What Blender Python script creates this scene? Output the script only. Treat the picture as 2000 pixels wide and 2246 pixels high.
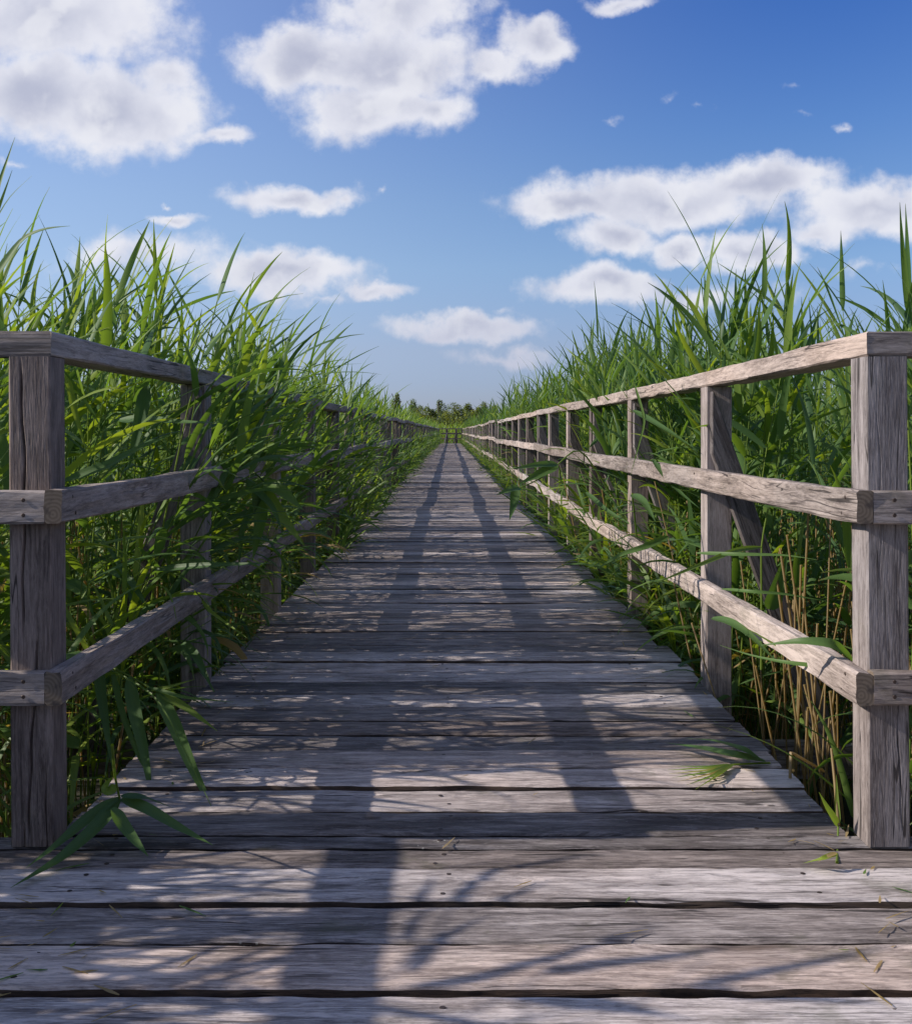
import bpy, math
import numpy as np
from mathutils import Vector
R = math.radians
for o in list(bpy.data.objects): bpy.data.objects.remove(o)
sc = bpy.context.scene
col = sc.collection
F, VX, VY, H = 2355.0, 988.0, 946.0, 0.8926     # focal length (px), vanishing point (px), eye height (m)

# ------------------------------------------------------------------ camera
cd = bpy.data.cameras.new('camera'); cam = bpy.data.objects.new('camera', cd); col.objects.link(cam)
cd.sensor_width = 36; cd.sensor_fit = 'HORIZONTAL'; cd.lens = 36*F/2000
cd.shift_x = (1000-VX)/2000; cd.shift_y = -(1123-VY)/2000
cd.clip_start = 0.05; cd.clip_end = 5000
cam.location = (0, 0, H); cam.rotation_euler = (R(90), 0, 0)
sc.camera = cam
sc.render.resolution_x = 911; sc.render.resolution_y = 1024
sc.view_settings.view_transform = 'Standard'; sc.view_settings.look = 'None'
sc.view_settings.exposure = 0.24; sc.view_settings.gamma = 1

# ------------------------------------------------------------------ sun
LD = Vector((1.64, 0.12, -1.0)).normalized()     # direction the light travels
sd = bpy.data.lights.new('sun', 'SUN'); sun = bpy.data.objects.new('sun', sd); col.objects.link(sun)
sd.energy = 5.0; sd.angle = R(0.42); sd.color = (1.0, 0.90, 0.80)
sun.rotation_euler = LD.to_track_quat('-Z', 'Y').to_euler()
sun.location = (-20, -2, 15)
ELEV = math.asin(-LD.z); AZ = math.atan2(-LD.x, -LD.y)

# ------------------------------------------------------------------ node helpers
class NT:
    def __init__(s, tree): s.t = tree; s.n = tree.nodes; s.l = tree.links
    def node(s, typ, **kw):
        n = s.n.new(typ)
        for k, v in kw.items(): setattr(n, k, v)
        return n
    def put(s, sock, v):
        if isinstance(v, bpy.types.NodeSocket): s.l.new(v, sock)
        elif v is not None: sock.default_value = v
    def math(s, op, a, b=None, c=None, clamp=False):
        n = s.node('ShaderNodeMath', operation=op, use_clamp=clamp)
        s.put(n.inputs[0], a); s.put(n.inputs[1], b)
        if c is not None: s.put(n.inputs[2], c)
        return n.outputs[0]
    def vmath(s, op, a, b=None, sc_=None):
        n = s.node('ShaderNodeVectorMath', operation=op)
        s.put(n.inputs[0], a)
        if b is not None: s.put(n.inputs[1], b)
        if sc_ is not None: s.put(n.inputs['Scale'], sc_)
        return n.outputs['Value'] if op in ('LENGTH', 'DOT_PRODUCT', 'DISTANCE') else n.outputs[0]
    def noise(s, vec, scale, detail=4, rough=0.5, dist=0.0, out='Fac'):
        n = s.node('ShaderNodeTexNoise'); s.put(n.inputs['Vector'], vec)
        n.inputs['Scale'].default_value = scale; n.inputs['Detail'].default_value = detail
        n.inputs['Roughness'].default_value = rough; n.inputs['Distortion'].default_value = dist
        return n.outputs[out]
    def smooth(s, v, a, b, lo=0.0, hi=1.0):
        n = s.node('ShaderNodeMapRange', interpolation_type='SMOOTHSTEP')
        s.put(n.inputs['Value'], v)
        for i, q in zip((1, 2, 3, 4), (a, b, lo, hi)): n.inputs[i].default_value = q
        return n.outputs[0]
    def mix(s, f, a, b, mode='MIX'):
        n = s.node('ShaderNodeMix', data_type='RGBA', blend_type=mode)
        s.put(n.inputs[0], f); s.put(n.inputs[6], a); s.put(n.inputs[7], b)
        return n.outputs[2]
    def ramp(s, f, stops):
        n = s.node('ShaderNodeValToRGB'); s.put(n.inputs[0], f)
        e = n.color_ramp.elements
        while len(e) < len(stops): e.new(0.5)
        for q, (p, c) in zip(e, stops): q.position = p; q.color = (*c, 1)
        return n.outputs[0]

# ------------------------------------------------------------------ sky with clouds (world, by direction)
W = bpy.data.worlds.new('World'); sc.world = W; W.use_nodes = True
N = NT(W.node_tree); N.n.clear()
tc = N.node('ShaderNodeTexCoord')
sky = N.node('ShaderNodeTexSky', sky_type='NISHITA', sun_disc=False, sun_elevation=ELEV, sun_rotation=AZ,
             altitude=0, air_density=1.0, dust_density=0.6, ozone_density=2.2)
N.l.new(tc.outputs['Generated'], sky.inputs[0])
sep = N.node('ShaderNodeSeparateXYZ'); N.l.new(tc.outputs['Generated'], sep.inputs[0])
yy = N.math('MAXIMUM', sep.outputs[1], 0.08)
u = N.math('DIVIDE', sep.outputs[0], yy); v = N.math('DIVIDE', sep.outputs[2], yy)
cmb = N.node('ShaderNodeCombineXYZ'); N.put(cmb.inputs[0], u); N.put(cmb.inputs[1], v)
uv = cmb.outputs[0]
w1 = N.vmath('SUBTRACT', N.noise(uv, 9, 3, 0.5, 0, 'Color'), (0.5, 0.5, 0.5))
w2 = N.vmath('SUBTRACT', N.noise(uv, 34, 5, 0.6, 0, 'Color'), (0.5, 0.5, 0.5))
wu = N.vmath('ADD', uv, N.vmath('SCALE', w1, sc_=0.055))
wu = N.vmath('ADD', wu, N.vmath('SCALE', w2, sc_=0.026))
# clouds: position and half-size as angles (tan), strength
CL = [(110,40,250,110,1),(60,190,160,90,1),(230,215,200,88,1),(330,140,100,60,.8),(440,270,85,26,.85),
      (620,110,150,70,1),(760,120,210,85,1),(760,210,165,75,1),(860,215,85,60,.9),(800,15,190,70,.9),
      (1070,85,80,48,1),(985,125,90,40,.8),(1240,2,90,26,.8),
      (1140,402,140,42,1),(1330,392,270,64,1),(1230,468,105,44,1),(1520,368,180,46,1),
      (1760,425,180,62,1),(1640,470,110,40,.8),(1365,495,72,32,1),(1500,508,90,42,1),(1730,545,200,30,.50),
      (1200,575,135,42,1.05),(1380,592,230,40,.72),(580,394,135,36,.95),(690,402,50,20,.7),(372,440,60,18,.85),(350,405,26,9,.6),
      (560,552,170,46,1),(740,585,90,24,.85),(300,510,260,56,.68),(640,605,160,20,.55),
      (930,658,170,28,.92),(1010,707,170,24,.66),(1010,625,60,14,.5),(20,318,60,16,.6),(748,380,20,20,.55),
      (1340,190,44,28,.50),(1400,215,40,18,.46),(1580,165,60,24,.44),(1600,228,60,18,.44),(1690,265,40,16,.54),(1230,225,40,16,.45),
      (880,680,240,20,.4)]
dens = None; soft = None
for X, Y, rx, ry, st in CL:
    cu = (X/0.91-VX)/F; cv = (VY-Y/0.91)/F
    d = N.vmath('SUBTRACT', wu, (cu, cv, 0))
    d = N.vmath('MULTIPLY', d, (F*0.91/rx, F*0.91/ry, 0))
    r = N.vmath('LENGTH', d)
    a = N.math('MULTIPLY_ADD', r, -0.52*st, 1.02*st)
    dens = a if dens is None else N.math('SMOOTH_MAX', dens, a, 0.10)
fb = N.noise(uv, 26, 9, 0.62)
fb2 = N.noise(uv, 90, 3, 0.5)
dn = N.math('ADD', dens, N.math('MULTIPLY', N.math('SUBTRACT', fb, 0.5), 0.50))
dn = N.math('ADD', dn, N.math('MULTIPLY', N.math('SUBTRACT', fb2, 0.5), 0.12))
cov = N.smooth(dn, 0.37, 0.70)
# scattered clouds for the rest of the sky, behind the viewer
oth = N.smooth(N.noise(tc.outputs['Generated'], 3.0, 7, 0.6), 0.49, 0.63)
fwd = N.smooth(sep.outputs[1], 0.25, 0.4)
up = N.smooth(sep.outputs[2], 0.0, 0.06)
cov = N.math('ADD', N.math('MULTIPLY', cov, fwd), N.math('MULTIPLY', oth, N.math('SUBTRACT', 1.0, fwd)))
cov = N.math('MULTIPLY', cov, N.math('MULTIPLY', up, 0.93), clamp=True)
thick = N.smooth(N.math('ADD', N.math('ADD', N.math('MULTIPLY', dens, 0.8), N.math('MULTIPLY', dn, 0.25)), N.math('MULTIPLY', N.math('SUBTRACT', N.noise(uv, 11, 5, 0.5), 0.5), 0.7)), 0.62, 1.15)
ccol = N.mix(thick, (0.80, 0.805, 0.875, 1), (0.49, 0.51, 0.63, 1))
# billow relief: lumps are brighter on the side that faces the sun
wv_ = N.vmath('ADD', uv, N.vmath('SCALE', w1, sc_=0.03))
rel = N.math('SUBTRACT', N.noise(wv_, 13, 5, 0.45), N.noise(N.vmath('ADD', wv_, (-0.016, 0.011, 0)), 13, 5, 0.45))
ccol = N.mix(N.math('MULTIPLY', N.smooth(rel, 0.0, 0.12), 0.65), ccol, (0.86, 0.86, 0.90, 1))
ccol = N.mix(N.math('MULTIPLY', N.smooth(rel, 0.0, -0.12), 0.22), ccol, (0.42, 0.45, 0.59, 1))
lowf = N.smooth(sep.outputs[2], 0.0, 0.17)
ccol = N.mix(lowf, (0.46, 0.49, 0.63, 1), ccol)
skc = N.mix(0.62, sky.outputs[0], (0.80, 0.88, 1.22, 1), 'MULTIPLY')
q_ = 1/1.2
air = N.ramp(sep.outputs[2], [(p, (a*q_, b*q_, c*q_)) for p, a, b, c in ((0.0,.72,.76,1.05),(.045,.76,.80,1.05),(.075,.89,.86,1.0),(.15,.98,1.06,1.10),(.206,.88,1.03,1.12),(.265,.70,.94,1.16),(.36,.46,.77,1.17),(.6,.40,.70,1.15))])
skc = N.mix(1.0, skc, air, 'MULTIPLY')
glow = N.smooth(sep.outputs[0], 0.34, -0.42)           # sky pales towards the sun's side
skc = N.mix(N.math('MULTIPLY', glow, 0.27), skc, (5.6, 6.8, 8.4, 1))
b1 = N.node('ShaderNodeBackground'); N.put(b1.inputs[0], skc); b1.inputs[1].default_value = 0.105*1.2*0.847
b2 = N.node('ShaderNodeBackground'); N.put(b2.inputs[0], ccol); b2.inputs[1].default_value = 0.87
ms = N.node('ShaderNodeMixShader'); N.put(ms.inputs[0], cov)
N.l.new(b1.outputs[0], ms.inputs[1]); N.l.new(b2.outputs[0], ms.inputs[2])
wo = N.node('ShaderNodeOutputWorld'); N.l.new(ms.outputs[0], wo.inputs[0])

# ------------------------------------------------------------------ materials
def new_mat(name):
    m = bpy.data.materials.new(name); m.use_nodes = True
    t = NT(m.node_tree); t.n.clear()
    out = t.node('ShaderNodeOutputMaterial')
    return m, t, out
def wood(name, dark, mid, light, warm=0.0, moss=0.0, crackw=0.010, bump=0.5):
    m, t, out = new_mat(name)
    at = t.node('ShaderNodeAttribute', attribute_name='gco'); g = at.outputs['Vector']
    tn = t.node('ShaderNodeAttribute', attribute_name='tone').outputs['Fac']
    wob = t.vmath('SUBTRACT', t.noise(t.vmath('MULTIPLY', g, (2.2, 9, 9)), 1, 3, 0.5, 0, 'Color'), (0.5, 0.5, 0.5))
    g2 = t.vmath('ADD', g, t.vmath('MULTIPLY', wob, (0.0, 0.018, 0.018)))
    # knots: sparse cells
    vo = t.node('ShaderNodeTexVoronoi'); t.put(vo.inputs['Vector'], t.vmath('MULTIPLY', g, (1.25, 6.5, 6.5))); vo.inputs['Scale'].default_value = 1.0
    vo.inputs['Randomness'].default_value = 1.0
    sc3 = t.node('ShaderNodeSeparateColor'); t.put(sc3.inputs[0], vo.outputs['Color'])
    has = t.math('GREATER_THAN', sc3.outputs[0], 0.74)
    kd = vo.outputs['Distance']
    knot = t.math('MULTIPLY', t.smooth(kd, 0.05, 0.14, 1, 0), has)
    halo = t.math('MULTIPLY', t.smooth(kd, 0.08, 0.5, 1, 0), has)
    g3 = t.vmath('ADD', g2, t.vmath('SCALE', t.vmath('MULTIPLY', g, (0, 1, 1)), sc_=0.0))
    bend = t.node('ShaderNodeCombineXYZ'); t.put(bend.inputs[1], t.math('MULTIPLY', halo, 0.035)); t.put(bend.inputs[2], t.math('MULTIPLY', halo, 0.035))
    g3 = t.vmath('ADD', g3, bend.outputs[0])
    n1 = t.noise(t.vmath('MULTIPLY', g3, (3.2, 34, 34)), 1, 6, 0.68)
    n2 = t.noise(t.vmath('MULTIPLY', g3, (16, 210, 210)), 1, 7, 0.74)
    n3 = t.noise(t.vmath('MULTIPLY', g3, (60, 520, 520)), 1, 4, 0.7)
    nb = t.noise(t.vmath('MULTIPLY', g, (2.0, 4, 4)), 1, 4, 0.6)
    f = t.math('ADD', t.math('MULTIPLY', n1, 0.42), t.math('MULTIPLY', n2, 0.40))
    f = t.math('ADD', f, t.math('MULTIPLY', n3, 0.18))
    f = t.math('MULTIPLY_ADD', t.math('SUBTRACT', f, 0.5), 1.35, 0.5)
    f = t.math('ADD', f, t.math('MULTIPLY', t.math('SUBTRACT', nb, 0.5), 0.42))
    f = t.math('ADD', f, t.math('MULTIPLY', t.math('SUBTRACT', tn, 0.5), 0.12))
    c = t.ramp(f, [(0.34, dark), (0.48, mid), (0.64, light)])
    # dark weather streaks
    st = t.smooth(t.noise(t.vmath('MULTIPLY', g3, (13, 150, 150)), 1, 6, 0.75), 0.53, 0.60)
    c = t.mix(t.math('MULTIPLY', st, 0.42), c, (dark[0]*.7, dark[1]*.68, dark[2]*.7, 1))
    # fine dark checks following the grain
    c2n = t.math('ABSOLUTE', t.math('SUBTRACT', t.noise(t.vmath('MULTIPLY', g3, (1.8, 60, 60)), 1, 2, 0.5), 0.5))
    c2m = t.smooth(t.noise(t.vmath('MULTIPLY', g, (2.6, 22, 22)), 1, 2), 0.50, 0.60)
    chk = t.math('MULTIPLY', t.smooth(c2n, 0.006, 0.028, 1, 0), c2m)
    c = t.mix(t.math('MULTIPLY', chk, 0.6), c, (0.045, 0.037, 0.035, 1))
    pale = t.smooth(t.noise(t.vmath('MULTIPLY', g, (9, 40, 40)), 1, 7, 0.75), 0.54, 0.64)
    c = t.mix(t.math('MULTIPLY', pale, 0.35), c, (light[0]*1.15, light[1]*1.15, light[2]*1.15, 1))
    # cracks
    cn = t.math('ABSOLUTE', t.math('SUBTRACT', t.noise(t.vmath('MULTIPLY', g3, (0.55, 17, 17)), 1, 3, 0.55), 0.5))
    cm = t.smooth(t.noise(t.vmath('MULTIPLY', g, (1.1, 6, 6)), 1, 2), 0.50, 0.58)
    cr = t.math('MULTIPLY', t.smooth(cn, crackw*0.35, crackw, 1, 0), cm)
    c = t.mix(t.math('MULTIPLY', cr, 0.85), c, (0.018, 0.014, 0.013, 1))
    ring = t.math('MULTIPLY_ADD', t.math('SINE', t.math('MULTIPLY', kd, 130)), 0.2, 0.75)
    kc = t.mix(ring, (0.03, 0.024, 0.022, 1), (0.13, 0.105, 0.09, 1))
    c = t.mix(t.math('MULTIPLY', knot, 0.8), c, kc)
    # warm patches / per board tone
    wmask = t.math('MULTIPLY', t.smooth(t.noise(t.vmath('MULTIPLY', g, (1.5, 3, 3)), 1, 3), 0.42, 0.65), 0.55)
    c = t.mix(wmask, c, t.mix(1.0, c, (1.04, 0.97, 0.91, 1), 'MULTIPLY'))
    brn = t.math('FRACT', t.math('MULTIPLY', tn, 7.31))
    c = t.mix(t.math('MULTIPLY', brn, 0.8), c, t.mix(1.0, c, (1.06, 0.93, 0.82, 1), 'MULTIPLY'))
    tv = t.smooth(tn, 0, 1, 0.66, 1.22)
    tcx = t.node('ShaderNodeCombineColor')
    for i in range(3): t.put(tcx.inputs[i], tv)
    c = t.mix(1.0, c, tcx.outputs[0], 'MULTIPLY')
    if moss:
        mo = t.math('MULTIPLY', t.smooth(t.noise(g, 7, 6, 0.65), 0.56, 0.70), moss)
        c = t.mix(mo, c, (0.085, 0.088, 0.045, 1))
    # pale lichen specks
    lv = t.node('ShaderNodeTexVoronoi'); t.put(lv.inputs['Vector'], g); lv.inputs['Scale'].default_value = 70
    lm = t.math('MULTIPLY', t.smooth(lv.outputs['Distance'], 0.12, 0.22, 1, 0), t.smooth(t.noise(g, 5, 3), 0.66, 0.72))
    c = t.mix(t.math('MULTIPLY', lm, 0.6), c, (0.46, 0.46, 0.42, 1))
    h = t.math('ADD', t.math('MULTIPLY', n2, 0.55), t.math('MULTIPLY', n3, 0.3))
    h = t.math('ADD', h, t.math('MULTIPLY', n1, 0.5))
    h = t.math('SUBTRACT', h, t.math('MULTIPLY', st, 0.25))
    h = t.math('SUBTRACT', h, t.math('MULTIPLY', cr, 1.6)); h = t.math('SUBTRACT', h, t.math('MULTIPLY', chk, 0.7))
    bp = t.node('ShaderNodeBump'); bp.inputs['Strength'].default_value = bump; bp.inputs['Distance'].default_value = 0.0045
    t.put(bp.inputs['Height'], h)
    p = t.node('ShaderNodeBsdfPrincipled'); t.put(p.inputs['Base Color'], c)
    t.put(p.inputs['Roughness'], t.smooth(n2, 0.3, 0.7, 0.62, 0.85)); p.inputs['Specular IOR Level'].default_value = 0.35
    t.l.new(bp.outputs[0], p.inputs['Normal']); t.l.new(p.outputs[0], out.inputs[0])
    return m
M_DECK = wood('weathered_deck_wood', (0.085,0.073,0.070), (0.252,0.227,0.221), (0.51,0.472,0.462), moss=0.35, bump=0.6)
M_RAIL = wood('weathered_rail_wood', (0.10,0.085,0.078), (0.24,0.212,0.198), (0.41,0.37,0.35), moss=0.25, bump=0.3)
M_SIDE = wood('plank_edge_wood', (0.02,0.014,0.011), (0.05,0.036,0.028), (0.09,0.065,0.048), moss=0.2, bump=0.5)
M_POST = wood('weathered_post_wood', (0.08,0.067,0.064), (0.19,0.168,0.163), (0.33,0.30,0.295), moss=0.15, bump=0.16, crackw=0.008)
def plain(name, c, rough=0.6, metal=0.0):
    m, t, out = new_mat(name)
    p = t.node('ShaderNodeBsdfPrincipled')
    ob = t.node('ShaderNodeTexCoord').outputs['Object']
    cc = t.mix(t.noise(ob, 60, 4), (c[0]*.6, c[1]*.6, c[2]*.6, 1), (c[0]*1.3, c[1]*1.3, c[2]*1.3, 1))
    t.put(p.inputs['Base Color'], cc); p.inputs['Roughness'].default_value = rough; p.inputs['Metallic'].default_value = metal
    t.l.new(p.outputs[0], out.inputs[0]); return m
M_NAIL = plain('rusty_steel', (0.07, 0.05, 0.042), 0.55, 0.6)
def endgrain():
    m, t, out = new_mat('end_grain_wood')
    g = t.node('ShaderNodeAttribute', attribute_name='gco').outputs['Vector']
    wv = t.node('ShaderNodeTexWave', wave_type='RINGS', rings_direction='X'); t.put(wv.inputs['Vector'], g)
    wv.inputs['Scale'].default_value = 38; wv.inputs['Distortion'].default_value = 4; wv.inputs['Detail'].default_value = 3
    c = t.mix(wv.outputs['Fac'], (0.13, 0.098, 0.07, 1), (0.19, 0.15, 0.11, 1))
    c = t.mix(t.smooth(t.noise(g, 40, 4), 0.5, 0.7), c, (0.07, 0.055, 0.045, 1))
    p = t.node('ShaderNodeBsdfPrincipled'); t.put(p.inputs['Base Color'], c); p.inputs['Roughness'].default_value = 0.85
    t.l.new(p.outputs[0], out.inputs[0]); return m
M_END = endgrain()

def leafmat(name, cold, mid, warm, trans=0.40):
    """tint attribute: 0 blue green .. 1 yellow green; >1 dry straw"""
    m, t, out = new_mat(name)
    tn = t.node('ShaderNodeAttribute', attribute_name='tint').outputs['Fac']
    ac = t.node('ShaderNodeAttribute', attribute_name='rib')
    sp = t.node('ShaderNodeSeparateXYZ'); t.put(sp.inputs[0], ac.outputs['Vector'])
    c = t.ramp(t.math('MULTIPLY', tn, 0.5), [(0.0, cold), (0.25, mid), (0.5, warm), (0.56, (0.30, 0.22, 0.09)), (1.0, (0.36, 0.28, 0.17))])
    veins = t.noise(t.vmath('MULTIPLY', ac.outputs['Vector'], (9, 1.6, 1)), 1, 3, 0.6)
    c = t.mix(0.5, c, t.mix(veins, (0.62, 0.62, 0.62, 1), (1.35, 1.35, 1.35, 1)), 'MULTIPLY')
    brown = t.math('MULTIPLY', t.smooth(sp.outputs[1], 0.86, 1.0), t.smooth(t.noise(ac.outputs['Vector'], 3, 1), 0.5, 0.6))
    c = t.mix(t.math('MULTIPLY', brown, 0.7), c, (0.26, 0.17, 0.07, 1))
    p = t.node('ShaderNodeBsdfPrincipled'); t.put(p.inputs['Base Color'], c)
    p.inputs['Roughness'].default_value = 0.5; p.inputs['Specular IOR Level'].default_value = 0.28
    tr = t.node('ShaderNodeBsdfTranslucent'); t.put(tr.inputs[0], t.mix(1.0, c, (1.95, 1.85, 0.5, 1), 'MULTIPLY'))
    mx = t.node('ShaderNodeMixShader'); mx.inputs[0].default_value = trans
    t.l.new(p.outputs[0], mx.inputs[1]); t.l.new(tr.outputs[0], mx.inputs[2]); t.l.new(mx.outputs[0], out.inputs[0])
    return m
M_REED = leafmat('reed_leaf', (0.062, 0.126, 0.050), (0.102, 0.185, 0.052), (0.205, 0.28, 0.040))
M_TREE = leafmat('tree_leaf', (0.10, 0.145, 0.075), (0.155, 0.195, 0.07), (0.24, 0.27, 0.07), 0.40)
def groundmat():
    m, t, out = new_mat('marsh_ground')
    ob = t.node('ShaderNodeTexCoord').outputs['Object']
    c = t.mix(t.noise(ob, 1.7, 7, 0.65), (0.012, 0.011, 0.007, 1), (0.055, 0.05, 0.026, 1))
    c = t.mix(t.smooth(t.noise(ob, 0.5, 5), 0.45, 0.6), c, (0.035, 0.05, 0.015, 1))
    p = t.node('ShaderNodeBsdfPrincipled'); t.put(p.inputs['Base Color'], c); p.inputs['Roughness'].default_value = 0.8
    b = t.node('ShaderNodeBump'); b.inputs['Strength'].default_value = 0.7; b.inputs['Distance'].default_value = 0.06
    t.put(b.inputs['Height'], t.noise(ob, 9, 6)); t.l.new(b.outputs[0], p.inputs['Normal'])
    t.l.new(p.outputs[0], out.inputs[0]); return m
M_GROUND = groundmat()
M_BARK = plain('bark', (0.10, 0.085, 0.07), 0.9)

# ------------------------------------------------------------------ object helpers
def tag(o, label=None, cat=None, group=None, kind=None):
    if label: o['label'] = label
    if cat: o['category'] = cat
    if group: o['group'] = group
    if kind: o['kind'] = kind
    return o
def empty(name, loc=(0, 0, 0)):
    o = bpy.data.objects.new(name, None); col.objects.link(o); o.location = loc
    o.empty_display_size = 0.1; return o
def P(px, py, d): return np.array(((px-VX)/F*d, d, H+(VY-py)/F*d))        # photo position at a chosen distance
def G(px, py, z=0.0):
    d = (H-z)*F/(py-VY); return np.array(((px-VX)/F*d, d, z))             # photo position on the deck
rng = np.random.default_rng(7)

class MB:
    """collects swept boards (quads) and links them as one mesh object"""
    def __init__(s): s.v = []; s.f = []; s.g = []; s.t = []; s.m = []; s.n = 0
    def add(s, v, f, g, tone, mat=0):
        v = np.asarray(v, float); s.v.append(v); s.g.append(np.asarray(g, float)); s.t.append(np.full(len(v), tone))
        for q in f: s.f.append(tuple(i+s.n for i in q)); s.m.append(mat)
        s.n += len(v)
    def build(s, name, mats, parent=None, origin=None):
        v = np.concatenate(s.v)
        if origin is not None: v = v-np.asarray(origin)
        me = bpy.data.meshes.new(name); me.from_pydata(v.tolist(), [], s.f); 
        a = me.attributes.new('gco', 'FLOAT_VECTOR', 'POINT'); a.data.foreach_set('vector', np.concatenate(s.g).ravel())
        a = me.attributes.new('tone', 'FLOAT', 'POINT'); a.data.foreach_set('value', np.concatenate(s.t))
        for m in (mats if isinstance(mats, (list, tuple)) else [mats]): me.materials.append(m)
        me.polygons.foreach_set('material_index', s.m); me.update()
        o = bpy.data.objects.new(name, me); col.objects.link(o)
        if origin is not None and parent is None: o.location = origin
        if parent is not None: o.parent = parent
        return o
def nz(shape, amp, passes=2, ax=0):
    a = rng.normal(0, 1, shape)
    for _ in range(passes): a = (np.roll(a, 1, ax)+a*2+np.roll(a, -1, ax))/4
    return a*amp
def sweep(mb, pts, w, h, side, ch=0.004, seg=0.12, rough=0.0008, edge=0.0, tone=None, sub=1, carve=None, endmat=None, sidemat=None, mitre=0.0):
    """beam along pts; section w (along side) by h; carve(along, a, b) -> inward push of the surface"""
    pts = np.asarray(pts, float); side = np.asarray(side, float); side = side/np.linalg.norm(side)
    L = np.concatenate([[0], np.cumsum(np.linalg.norm(np.diff(pts, axis=0), axis=1))])
    n = max(2, int(math.ceil(L[-1]/seg))+1); s = np.linspace(0, L[-1], n)
    c = np.stack([np.interp(s, L, pts[:, k]) for k in range(3)], 1)
    tg = np.gradient(c, axis=0); tg /= np.linalg.norm(tg, axis=1)[:, None]
    sd_ = side[None]-tg*(tg@side)[:, None]; sd_ /= np.linalg.norm(sd_, axis=1)[:, None]
    upv = np.cross(sd_, tg)
    if upv[0, 2] < 0 and abs(upv[0, 2]) > 0.5: upv = -upv
    a, b = w/2, h/2
    pr = []
    def line(p, q, k):
        for i in range(k): pr.append((p[0]+(q[0]-p[0])*i/k, p[1]+(q[1]-p[1])*i/k))
    ka = max(1, int(sub)); kb = max(1, int(sub*h/w)) if sub > 1 else 1
    if sub > 1 and h > w: kb = int(sub); ka = max(1, int(sub*w/h))
    line((-a+ch, -b), (a-ch, -b), ka); line((a-ch, -b), (a, -b+ch), 1)
    line((a, -b+ch), (a, b-ch), kb); line((a, b-ch), (a-ch, b), 1)
    line((a-ch, b), (-a+ch, b), ka); line((-a+ch, b), (-a, b-ch), 1)
    line((-a, b-ch), (-a, -b+ch), kb); line((-a, -b+ch), (-a+ch, -b), 1)
    pr = np.array(pr); m = len(pr)
    A = np.repeat(pr[None, :, 0], n, 0); B = np.repeat(pr[None, :, 1], n, 0)
    A = A+nz((n, m), rough*2); B = B+nz((n, m), rough*2)
    if edge:                                   # wandering long edges
        ea = nz((n, 1), edge*2.2, 3); eb = nz((n, 1), edge*2.2, 3)
        A = A+np.where(A > a*0.5, ea, 0)+np.where(A < -a*0.5, eb, 0)
    S = np.repeat(s[:, None], m, 1)
    if carve is not None: A, B = carve(S, A, B)
    S2 = S.copy(); 
    S2[0] += 0; 
    v = c[:, None, :]+sd_[:, None, :]*A[..., None]+upv[:, None, :]*B[..., None]
    if mitre: v[0] += tg[0][None]*(A[0]*mitre)[:, None]
    v = v.reshape(-1, 3)
    off = rng.uniform(0, 40, 3)
    g = np.stack([S, A, B], -1).reshape(-1, 3)+off
    f = []
    for i in range(n-1):
        for j in range(m):
            j2 = (j+1) % m
            f.append((i*m+j, (i+1)*m+j, (i+1)*m+j2, i*m+j2))
    tone = rng.uniform(0, 1) if tone is None else tone
    nf = len(f)
    m0 = len(mb.m)
    if endmat is None:
        f.append(tuple(range(m))); f.append(tuple((n-1)*m+j for j in range(m-1, -1, -1)))
        mb.add(v, f, g, tone)
    else:
        mb.add(v, f, g, tone)
        for q, k in ((list(range(m)), 0), ([(n-1)*m+j for j in range(m-1, -1, -1)], 1)):
            vv = v[q]; gg = g[q]-off; gg = gg[:, [0, 1, 2]]*np.array([0, 1, 1])+rng.uniform(0, .02, 3)
            mb.add(vv, [tuple(range(m))], gg, tone, endmat)
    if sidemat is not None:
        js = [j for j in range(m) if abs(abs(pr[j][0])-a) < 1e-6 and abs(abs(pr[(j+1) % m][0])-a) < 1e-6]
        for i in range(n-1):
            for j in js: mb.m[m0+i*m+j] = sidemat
def disc(mb, c, nrm, r, h, mat):
    c = np.asarray(c, float); nrm = np.asarray(nrm, float); a = np.cross(nrm, (0.3, 0.5, 0.8)); a /= np.linalg.norm(a); b = np.cross(nrm, a)
    k = 8; ang = np.arange(k)*2*math.pi/k
    ring = c+r*(np.cos(ang)[:, None]*a+np.sin(ang)[:, None]*b)
    v = np.concatenate([ring, ring*0+c+0.8*(ring-c)+nrm*h])
    f = [(i, (i+1) % k, k+(i+1) % k, k+i) for i in range(k)]+[tuple(k+i for i in range(k))]
    mb.add(v, f, v, 0.5, mat)

# ------------------------------------------------------------------ ground
GZ = -0.55
gm = bpy.data.meshes.new('ground'); S = 2500
gm.from_pydata([(-S, -S, GZ), (S, -S, GZ), (S, S, GZ), (-S, S, GZ)], [], [(0, 1, 2, 3)]); gm.materials.append(M_GROUND)
go = bpy.data.objects.new('ground', gm); col.objects.link(go); tag(go, 'dark marshy ground under the reeds and boardwalk', kind='structure')

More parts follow.
